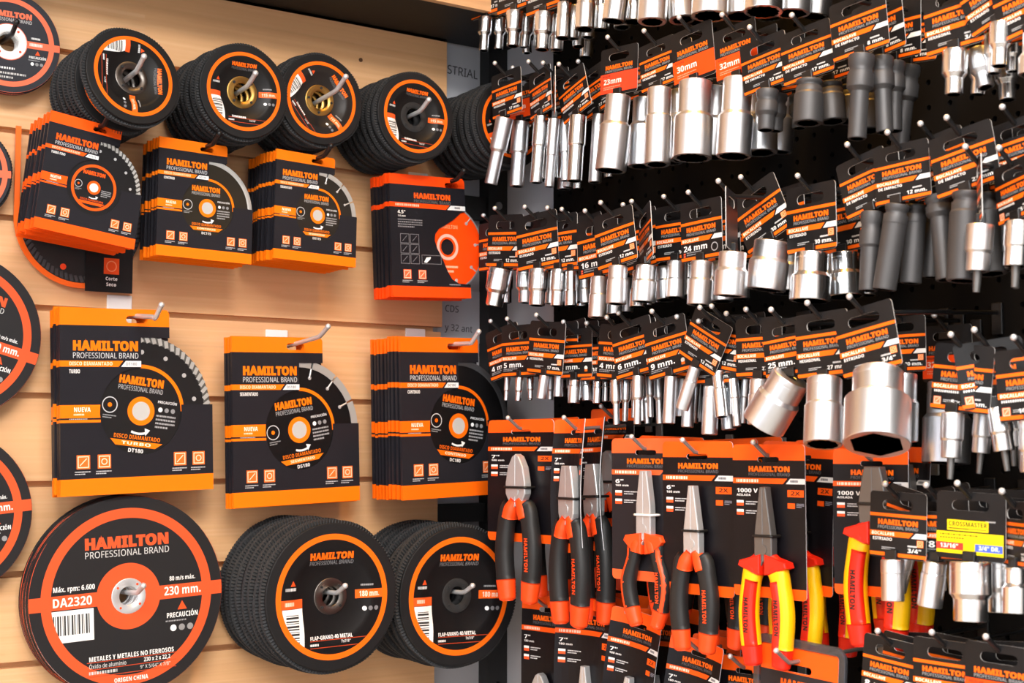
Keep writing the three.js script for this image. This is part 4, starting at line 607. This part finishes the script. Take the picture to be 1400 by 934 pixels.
rack({ cx: 908, top: 432, h: 78, tag: '9', roll: -0.17, tilt: 0.17, s: [17, 14, 17, 50], n: 4, d: 0.13, metal: M.satin, label: 'slim deep socket on the 9mm card', key: 'the 9mm card' });
rack({ cx: 942, top: 440, h: 74, tag: 'hex17', s: [17, 24, 17, 40], n: 2, d: 0.112, label: 'deep socket between the 9mm card and the twisted card', key: 'the card right of the 9mm card' });
rack({ cx: 974, top: 428, h: 74, tag: 'est12', roll: 0.5, tilt: -0.85, s: [17, 20, 19, 42], n: 2, d: 0.13, metal: M.satin, off: 0, label: 'deep satin socket swinging from the sharply twisted card', key: 'the sharply twisted card' });
rack({ cx: 972, top: 446, h: 76, tag: 'hex12', s: [21, 14, 22, 52], n: 1, d: 0.12, metal: M.satin, label: 'thick deep socket below the sharply twisted card', key: 'the card below the sharply twisted one' });
rack({ cx: 990, top: 426, h: 76, tag: 'hex12', roll: 0.18, tilt: 0.0, s: [17, 24, 19, 40], n: 2, d: 0.122, label: 'deep chrome socket behind the sharply twisted card', key: 'the card behind the sharply twisted one' });
rack({ cx: 1010, top: 436, h: 76, tag: 'hex17', roll: 0.15, s: [13, 26, 11, 40], n: 1, d: 0.115, label: 'slim deep socket before the hexagonal card', key: 'the slim one before the hexagonal card' });
rack({ cx: 1037, top: 430, h: 82, tag: 'hex27', s: [26, 20, 28, 42], n: 1, d: 0.125, metal: M.satin, label: 'satin socket on the upright hexagonal card', key: 'the upright hexagonal card' });
rack({ cx: 1072, top: 432, h: 78, tag: '25', roll: -0.1, tilt: -0.5, yaw: 0.1, pitch: 0.1, s: [54, 30, 62, 48], n: 0, d: 0.155, gap: 0.055, metal: M.satin, off: 4, label: 'large socket swinging out from the 25mm card', key: 'the 25mm card' });
rack({ cx: 1122, top: 422, h: 90, tag: 'hex27', roll: -0.06, tilt: 0.2, pitch: 0.25, s: [48, 36, 52, 56], n: 0, d: 0.172, gap: 0.05, metal: M.satin, label: 'large satin socket left of the biggest socket', key: 'the large socket left of the biggest one' });
rack({ cx: 1180, top: 414, h: 92, tag: 'est34', roll: -0.18, tilt: 0.4, pitch: 0.36, s: [68, 36, 88, 70], n: 0, d: 0.185, sides: 6, gap: 0.065, metal: M.satin, off: 8, w: 1.05, label: 'biggest chrome socket of all with wide open mouth', key: 'the biggest socket' });
rack({ cx: 1232, top: 428, h: 76, tag: 'est30', s: [40, 36, 46, 56], n: 0, d: 0.085, metal: M.satin, label: 'large dull socket in shade right of the biggest socket', key: 'the dull socket right of the biggest one' });
rack({ cx: 1294, top: 440, h: 76, tag: 'red32', s: [54, 44, 64, 66], n: 0, d: 0.045, metal: M.satin, label: 'large dull socket under the shaded red card', key: 'the shaded red card' });
rack({ cx: 1318, top: 466, h: 92, tag: 'bit5', roll: 0.12, tilt: -0.14, off: -10, s: [31, 36, 27, 26], bit: 32, n: 2, d: 0.135, gap: 0.034, metal: M.satin, rolls: [-0.14, 0.06], label: 'bit socket on the 5x55 card', key: 'the 5x55 card' });
rack({ cx: 1350, top: 460, h: 90, tag: 'bit5', yaw: 0.6, roll: -0.14, tilt: 0.26, s: [32, 34, 28, 26], bit: 30, n: 2, d: 0.128, gap: 0.034, metal: M.chrome, label: 'bit socket on the card turned toward the 5x55 card', key: 'the card turned toward the 5x55 card' });
rack({ cx: 1404, top: 470, h: 98, tag: 'bit10', roll: -0.07, tilt: 0.07, s: [36, 40, 32, 30], bit: 34, n: 1, d: 0.135, metal: M.satin, label: 'bit socket on the 10x55 card at the right edge', key: 'the 10x55 card' });
// fifth row, right
rack({ cx: 1228, top: 668, h: 90, tag: 'est34', s: [32, 18, 31, 38], n: 3, d: 0.13, metal: M.satin, rolls: [-0.25, 0.1, 0.2], roll: 0.04, off: -8, label: 'smooth chrome socket on the three-quarter inch card beside the pliers', key: 'the three-quarter inch card' });
rack({ cx: 1284, top: 670, h: 90, tag: 'f58', s: [32, 16, 34, 46], tilt: -0.13, n: 2, d: 0.12, metal: M.satin, off: -8, label: 'smooth chrome socket on the five-eighths card behind the yellow label', key: 'the five-eighths card' });
rack({ cx: 1327, top: 668, h: 92, tag: 'cross', s: [56, 44, 46, 36], n: 1, d: 0.135, metal: M.chrome, roll: 0.03, w: 1.15, label: 'polished stepped socket on the card with yellow label', key: 'the yellow label card' });
rack({ cx: 1388, top: 680, h: 88, tag: 'est34', yaw: -0.5, tilt: 0.1, s: [30, 22, 38, 40], n: 2, d: 0.135, metal: M.chrome, off: -4, label: 'chrome socket at the right edge beside the yellow label', key: 'the right edge card beside the yellow label' });
rack({ cx: 1218, top: 868, h: 88, tag: '8b', roll: 0.1, s: [30, 18, 31, 38], n: 2, d: 0.13, label: 'leaning dark socket card in the bottom row', key: 'the leaning card of the bottom row' });
rack({ cx: 1292, top: 870, h: 92, tag: 'hex38', roll: 0.02, s: [30, 18, 31, 38], n: 1, d: 0.13, w: 1.1, label: 'middle dark socket card in the bottom row', key: 'the middle card of the bottom row' });
rack({ cx: 1366, top: 876, h: 96, tag: 'red30', roll: 0.03, s: [30, 18, 31, 38], n: 1, d: 0.13, w: 1.1, label: 'rightmost dark socket card in the bottom row', key: 'the rightmost card of the bottom row' });

// ---------------------------------------------------------------- pliers on printed cards
const font = await new FontLoader().loadAsync('fonts/droid/droid_sans_bold.typeface.json');
// tapered handle: rows of x, y, width, depth (millimetres) along its middle; t0..t1 is the stretch to build
function loft(rows, t0, t1, grow = 1, zoff = 0, cap = true) {
  const C = new THREE.CatmullRomCurve3(rows.map(([x, y]) => new THREE.Vector3(x, y, 0))), n = 14, m = 14, P = [], Ix = [];
  const val = (t, k) => { const u = t * (rows.length - 1), i = Math.min(rows.length - 2, Math.floor(u)), f = u - i, s = f * f * (3 - 2 * f); return rows[i][k] + (rows[i + 1][k] - rows[i][k]) * s; };
  for (let i = 0; i <= n; i++) {
    const t = t0 + (t1 - t0) * i / n, p = C.getPoint(t), d = C.getTangent(t), nx = -d.y, ny = d.x; let w = val(t, 2) / 2 * grow, e = val(t, 3) / 2 * grow;
    if (cap && t1 === 1 && i > n - 3) { const k = [0.93, 0.62][i - (n - 1)] ?? 1; w *= k; e *= k; }
    for (let j = 0; j < m; j++) { const a = j / m * Math.PI * 2, c = Math.sign(Math.cos(a)) * Math.abs(Math.cos(a)) ** 0.75, s = Math.sign(Math.sin(a)) * Math.abs(Math.sin(a)) ** 0.75; P.push((p.x + nx * w * c) / 1000, (p.y + ny * w * c) / 1000, (e * s + zoff) / 1000); }
  }
  for (let i = 0; i < n; i++) for (let j = 0; j < m; j++) { const a = i * m + j, b = i * m + (j + 1) % m, c = a + m, d = b + m; Ix.push(a, c, b, b, c, d); }
  for (const i of [0, n]) { const o = P.length / 3; let sx = 0, sy = 0, sz = 0; for (let j = 0; j < m; j++) { sx += P[(i * m + j) * 3]; sy += P[(i * m + j) * 3 + 1]; sz += P[(i * m + j) * 3 + 2]; } P.push(sx / m, sy / m, sz / m); for (let j = 0; j < m; j++) i ? Ix.push(o, i * m + j, i * m + (j + 1) % m) : Ix.push(o, (j + 1) % m, j); }
  const g = new THREE.BufferGeometry(); g.setAttribute('position', new THREE.Float32BufferAttribute(P, 3)); g.setIndex(Ix); g.computeVertexNormals(); g.setAttribute('uv', new THREE.Float32BufferAttribute(new Array(P.length / 3 * 2).fill(0), 2)); return g.toNonIndexed();
}
const mirror = (rows) => rows.map(([x, y, w, d]) => [-x, y, w, d]);
function plate(pts, depth, z, bevel = 0.8) { const s = new THREE.Shape(pts.map(([x, y]) => new THREE.Vector2(x / 1000, y / 1000))); return new THREE.ExtrudeGeometry(s, { depth: (depth - 2 * bevel) / 1000, bevelEnabled: true, bevelThickness: bevel / 1000, bevelSize: bevel / 1000, bevelSegments: 2 }).translate(0, 0, (z - depth / 2 + bevel) / 1000); }
const JAW = {
  needle: [[0.6, 58], [2.6, 58], [8.5, 18], [9.5, 10], [9.5, -12], [4, -16], [0.6, -10]], flat: [[0.6, 62], [4.2, 62], [5.5, 54], [9.5, 26], [9.8, 10], [9.8, -14], [4, -18], [0.6, -12]],
  diagonal: [[0.5, 36], [4, 34], [10, 24], [13.5, 8], [13.5, -2], [9, -10], [7, -18], [0.6, -14]], combination: [[0.5, 40], [7, 40], [9.5, 30], [13, 10], [12.5, -4], [8, -16], [0.6, -14]],
};
const HAND = {
  straight: [[6, -8, 14, 10], [14, -19, 21, 14], [18, -34, 19, 15], [21, -60, 20, 16], [19, -86, 20, 16], [16, -110, 17, 14]],
  bowed: [[6, -10, 14, 10], [15, -18, 20, 13], [18, -32, 15, 13], [26, -58, 18, 15], [22, -84, 18, 15], [14, -106, 15, 13]],
};
const plG = {};
const L = (k, f) => (plG[k] ??= f());
const lettering = L('lettering', () => { const g = new TextGeometry('HAMILTON', { font, size: 0.0046, depth: 0.0005, curveSegments: 3 }); g.computeBoundingBox(); const b = g.boundingBox; return g.translate(-(b.min.x + b.max.x) / 2, -(b.min.y + b.max.y) / 2, 0).rotateZ(-Math.PI / 2); });
function makePliers(o, g) {                                // adds jaws and handles to g, pivot at the origin, facing +z
  const hand = HAND[o.hand], z = 9;
  const rig = new THREE.Group(); rig.name = 'pliers'; g.add(rig);
  for (const s of [1, -1]) {
    part('jaw', L('jaw' + o.jaw + s, () => { const p = JAW[o.jaw].map(([x, y]) => [x * s, y]); return plate(s > 0 ? p : p.reverse(), 9, z, 1.1); }), o.jawMat, rig);
    const rows = s > 0 ? hand : mirror(hand), key = o.hand + s + o.scheme;
    const cut = o.scheme === 'volt' ? [[0, 0.2, M.gripRed, 'collar'], [0.2, 0.86, M.gripYellow, 'grip'], [0.86, 1, M.gripRed, 'heel']] : [[0, 0.3, M.gripOrange, 'collar'], [0.1, 0.84, M.gripBlack, 'grip'], [0.84, 1, M.gripOrange, 'heel']];
    const main = part('handle', L('h1' + key, () => loft(rows, cut[1][0], cut[1][1], 1, z)), cut[1][2], rig);
    part('collar', L('h0' + key, () => (o.scheme === 'volt' ? loft(rows, 0, 0.22, 1.06, z) : loft(rows.map(([x, y, w, d]) => [x - s * w * 0.2, y, w * 0.72, d * 1.16]), 0, 0.31, 1, z))), cut[0][2], main); part('heel', L('h2' + key, () => loft(rows, cut[2][0] - 0.02, 1, 1.03, z)), cut[2][2], main);
    if (o.scheme === 'volt') {
      part('guard', L('g' + key, () => merge([plate((s > 0 ? [[4, -6], [26, -12], [27, -15], [14, -20], [4, -22]] : [[-4, -22], [-14, -20], [-27, -15], [-26, -12], [-4, -6]]), 14, z, 1.5)])), M.gripRed, main);
      part('inlay', L('i' + key, () => loft(rows.map(([x, y, w, d]) => [x - s * 3, y, w * (s > 0 ? 0.55 : 0.7), d * 0.6]), 0.34, 0.84, 1, z + 4.2, false)), M.gripRed, main, 'red soft grip inlay');
    }
    if (o.scheme === 'duo') part('guard', L('g' + key, () => plate((s > 0 ? [[4, -6], [25, -9], [27, -13], [15, -24], [4, -26]] : [[-4, -26], [-15, -24], [-27, -13], [-25, -9], [-4, -6]]), 13, z, 1.5)), M.gripOrange, main);
    if (o.scheme === 'duo') part('inlay', L('d' + key, () => loft(rows.map(([x, y, w, d]) => [x + s * 2.6, y, w * 0.62, d * 0.96]), 0.24, 0.97, 1.04, z)), M.gripOrange, main, 'orange outer edge');
    if (s > 0 || o.scheme === 'volt') { const t = part('lettering', lettering, o.scheme === 'volt' ? M.gripBlack : M.gripOrange, main); t.position.set(s * (o.hand === 'bowed' ? 0.0225 : o.scheme === 'volt' ? 0.0178 : 0.02), -0.062, (z + (o.scheme === 'volt' ? 8.9 : 7.9)) / 1000); t.rotation.z = 0.02 * s; }
  }
  part('rivet', L('rivet', () => new THREE.CylinderGeometry(0.0048, 0.0048, 0.0008, 20).rotateX(Math.PI / 2).translate(0, 0, 0.0138)), o.jawMat, rig);
  part('cable_tie', L('tie' + o.jaw, () => { const w = { needle: 11, flat: 12, diagonal: 15, combination: 14 }[o.jaw], y = { needle: 13, flat: 15, diagonal: 4, combination: 10 }[o.jaw]; const c = new THREE.CatmullRomCurve3([[-w, 0], [-w, 14.5], [w, 14.5], [w, 0]].map(([x, q]) => new THREE.Vector3(x / 1000, y / 1000, q / 1000)), true, 'catmullrom', 0.1); return new THREE.TubeGeometry(c, 32, 0.0013, 6, true); }), o.tie || M.wireTie, rig);
  rig.scale.setScalar(o.size || 1); return rig;
}
// a hook of carded pliers; cx, top: top middle of the front card; h, w: height and width on the photograph; py: where the rivet sits
function pliersRack(o) {
  const d = o.d ?? 0.125, O = onRight(o.cx, o.top, d), q = depthOf(O) / F, yaw = o.yaw ?? 0.12, H = o.h * q;
  const e = O.clone().add(new THREE.Vector3(-Math.sin(yaw), 0, Math.cos(yaw)).multiplyScalar(0.02)), W = o.w / (Math.abs(pxOf(e) - pxOf(O)) / 0.02), hy = O.y - H * 0.085, sag = 0.05;
  for (let i = 0; i <= (o.n ?? 1); i++) {
    const di = d - i * (o.gap ?? 0.03); if (di < 0.02) break;
    const g = new THREE.Group(), bow = o.bows ? o.bows[i] ?? 0 : [0.004, 0.012, -0.008, 0.01][i], wv = W, curl = (x, y) => bow * ((x / wv) ** 2 * 3) + 0.012 * bow / 0.01 * Math.sin(-y / H * 2.6) * 0.4;
    const c = part('card', L(`card${Math.round(W * 1e3)},${Math.round(H * 1e3)},${bow}`, () => cardGeo(W, H, { w: W * 0.3, h: H * 0.035, y: -H * 0.1 }, curl, W * 0.05, 0.0008)), o.cards[i % o.cards.length], g); c.position.y = H * 0.085;
    if (o.tool !== null) { const rig = makePliers({ ...o.tool, size: (o.tool.size || 1) * (i ? 1 : 1) }, g); rig.position.set((o.ox || 0) * W, -((o.py - o.top) * q) + H * 0.085, 0.001); rig.rotation.z = o.lean || 0; }
    g.position.set(-di, hy + sag * (d - di) - 0.0026, O.z); g.rotation.order = 'YXZ'; g.rotation.set(0, -Math.PI / 2 + yaw + (i ? rr(-0.12, 0.05) : 0), i ? rr(-0.04, 0.04) : o.roll || 0);
    g.name = numbered('pliers_card'); scene.add(g);
    g.userData = { label: i ? `${ORD[i]} pliers card on its hook, behind ${o.key}` : o.label, category: 'pliers', group: 'carded pliers' };
  }
  const len = o.len ?? d + 0.02; pegHook(hy - sag * (len - d), O.z, len, `wire peg hook carrying ${o.key}`, o.hookMat || M.plierHook);
}
const duo = { jaw: 'flat', hand: 'bowed', scheme: 'duo', jawMat: M.jawLight, tie: M.white }, blk = { jaw: 'needle', hand: 'straight', scheme: 'plain', jawMat: M.jawLight }, dia = { jaw: 'diagonal', hand: 'straight', scheme: 'plain', jawMat: M.jawLight, size: 1.1 }, volt = { jaw: 'needle', hand: 'straight', scheme: 'volt', jawMat: M.jawDark, size: 1.02 };
pliersRack({ cx: 713, top: 571, h: 166, w: 64, py: 668, n: 1, gap: 0.045, ox: 0.06, cards: [CARD.seven], tool: { ...dia, size: 1.2 }, label: 'diagonal cutting pliers on the 7-inch card at the corner', key: 'the diagonal cutters at the corner', bows: [0.002, 0.016] });
pliersRack({ cx: 790, top: 570, h: 182, w: 54, py: 692, n: 1, gap: 0.034, yaw: -0.1, cards: [CARD.seven], tool: { ...dia, jaw: 'combination', size: 1.2 }, label: 'combination pliers on a curled card beside the diagonal cutters', key: 'the pliers on the curled card', bows: [0.014, 0.018, 0] });
pliersRack({ cx: 840, top: 556, h: 160, w: 44, py: 660, n: 0, d: 0.055, cards: [CARD.seven], tool: dia, label: 'shaded pliers card between the curled cards and the flat nose pliers', key: 'the shaded pliers card' });
pliersRack({ cx: 883, top: 596, h: 194, w: 72, py: 718, n: 1, ox: 0.08, gap: 0.04, cards: [CARD.sixGrey, CARD.six], tool: { ...duo, size: 0.98 }, label: 'flat nose pliers with orange edged grips on grey 6-inch card', key: 'the flat nose pliers', bows: [0, 0.006] });
pliersRack({ cx: 953, top: 600, h: 208, w: 74, py: 738, n: 2, gap: 0.036, ox: 0.03, cards: [CARD.six], tool: blk, label: 'needle nose pliers with black grips on the 6-inch card', key: 'the black grip needle nose pliers', bows: [0, 0, 0.004] });
pliersRack({ cx: 1050, top: 604, h: 208, w: 78, py: 746, n: 2, gap: 0.046, ox: 0.04, cards: [CARD.volt], tool: volt, label: 'red and yellow insulated needle nose pliers on the 1000V card', key: 'the red and yellow 1000V pliers', bows: [0, 0.006, 0.008] });
pliersRack({ cx: 1192, top: 610, h: 200, w: 84, py: 700, n: 1, gap: 0.04, d: 0.09, ox: 0.12, cards: [CARD.volt], tool: { ...volt, jaw: 'combination', size: 1.1 }, label: 'red and yellow pliers on the shaded 1000V card', key: 'the shaded 1000V pliers' });
// lower row of cards, cut by the frame
pliersRack({ cx: 748, top: 812, h: 190, w: 46, py: 960, n: 1, d: 0.075, gap: 0.04, cards: [CARD.seven], tool: dia, label: 'dark pliers card below the diagonal cutters', key: 'the dark card below the diagonal cutters' });
pliersRack({ cx: 808, top: 816, h: 190, w: 58, py: 975, n: 3, gap: 0.027, d: 0.1, cards: [CARD.seven], tool: blk, label: 'first of the fanned dark pliers cards below the curled cards', key: 'the fanned dark cards', bows: [0.012, 0.01, 0.008, 0.012] });
pliersRack({ cx: 876, top: 834, h: 190, w: 52, py: 995, n: 3, gap: 0.027, d: 0.1, roll: -0.14, cards: [CARD.seven], tool: blk, label: 'tilted 7-inch pliers card below the flat nose pliers', key: 'the tilted card below the flat nose pliers', bows: [0.01, 0.008, 0.01, 0.006] });
pliersRack({ cx: 958, top: 872, h: 190, w: 56, py: 1030, n: 2, gap: 0.03, d: 0.1, roll: -0.14, cards: [CARD.seven], tool: blk, label: 'tilted 7-inch pliers card below the needle nose pliers', key: 'the tilted card below the needle nose pliers', bows: [0.01, 0.01, 0.006] });
pliersRack({ cx: 1018, top: 895, h: 190, w: 60, py: 1050, n: 0, d: 0.085, cards: [CARD.seven], tool: blk, label: 'dark pliers card beside the clear blister pack', key: 'the dark card beside the blister pack' });
// clear blister pack at the bottom
{
  const O = onRight(1092, 882, 0.12), q = depthOf(O) / F, W = 0.105, H = 0.14, t = thing('blister_pack', 'clear plastic blister pack with orange header at the bottom', 'blister pack', new THREE.Vector3(-0.12, O.y - 0.02, O.z)); t.rotation.y = -Math.PI / 2 + 0.12; t.rotation.z = -0.06; t.rotation.order = 'YXZ';
  const c = cv(340, 460), x = c.getContext('2d'); x.fillStyle = '#252327'; x.fillRect(0, 0, 340, 460); x.fillStyle = '#ff5a14'; x.fillRect(0, 0, 340, 88); logo(x, 90, 112, 210, 30, '#ff5a14', '#8a8a8d'); x.fillStyle = '#ff5a14'; x.fillRect(0, 175, 340, 24); lines(x, 20, 181, 180, 20, 1, '#ffc9b0'); fit(x, '7"', 40, 215, 44, 26, WH); edgeStrip(x, 340, 460);
  const card = part('card', cardGeo(W * 0.86, H * 0.9, { w: 0.03, h: 0.007, y: -0.02 }, undefined, 0.004), printMat(c, 0.3), t); card.position.y = 0.017;
  const s = new THREE.Shape(), r = 0.012; s.absarc(W / 2 - r, 0.024 - r, r, 0, Math.PI / 2); s.absarc(-W / 2 + r, 0.024 - r, r, Math.PI / 2, Math.PI); s.lineTo(-W / 2, 0.024 - H); s.lineTo(W / 2, 0.024 - H); s.closePath();
  const hole = new THREE.Path(); hole.absarc(-W * 0.41, 0.013, 0.004, Math.PI, Math.PI / 2, true); hole.absarc(W * 0.41, 0.013, 0.004, Math.PI / 2, 0, true); hole.lineTo(W * 0.45, 0.032 - H); hole.lineTo(-W * 0.45, 0.032 - H); s.holes.push(hole);
  part('plastic_rim', new THREE.ExtrudeGeometry(s, { depth: 0.003, bevelEnabled: true, bevelSize: 0.0008, bevelThickness: 0.0008, bevelSegments: 2 }).translate(0, 0, -0.002), new THREE.MeshPhysicalMaterial({ color: 0x9fa2aa, roughness: 0.08, transmission: 0.9, thickness: 0 }), t);
  pegHook(O.y - 0.02 + 0.004, O.z, 0.15, 'wire peg hook carrying the clear blister pack', M.plierHook);
}
renderer.render(scene, camera);
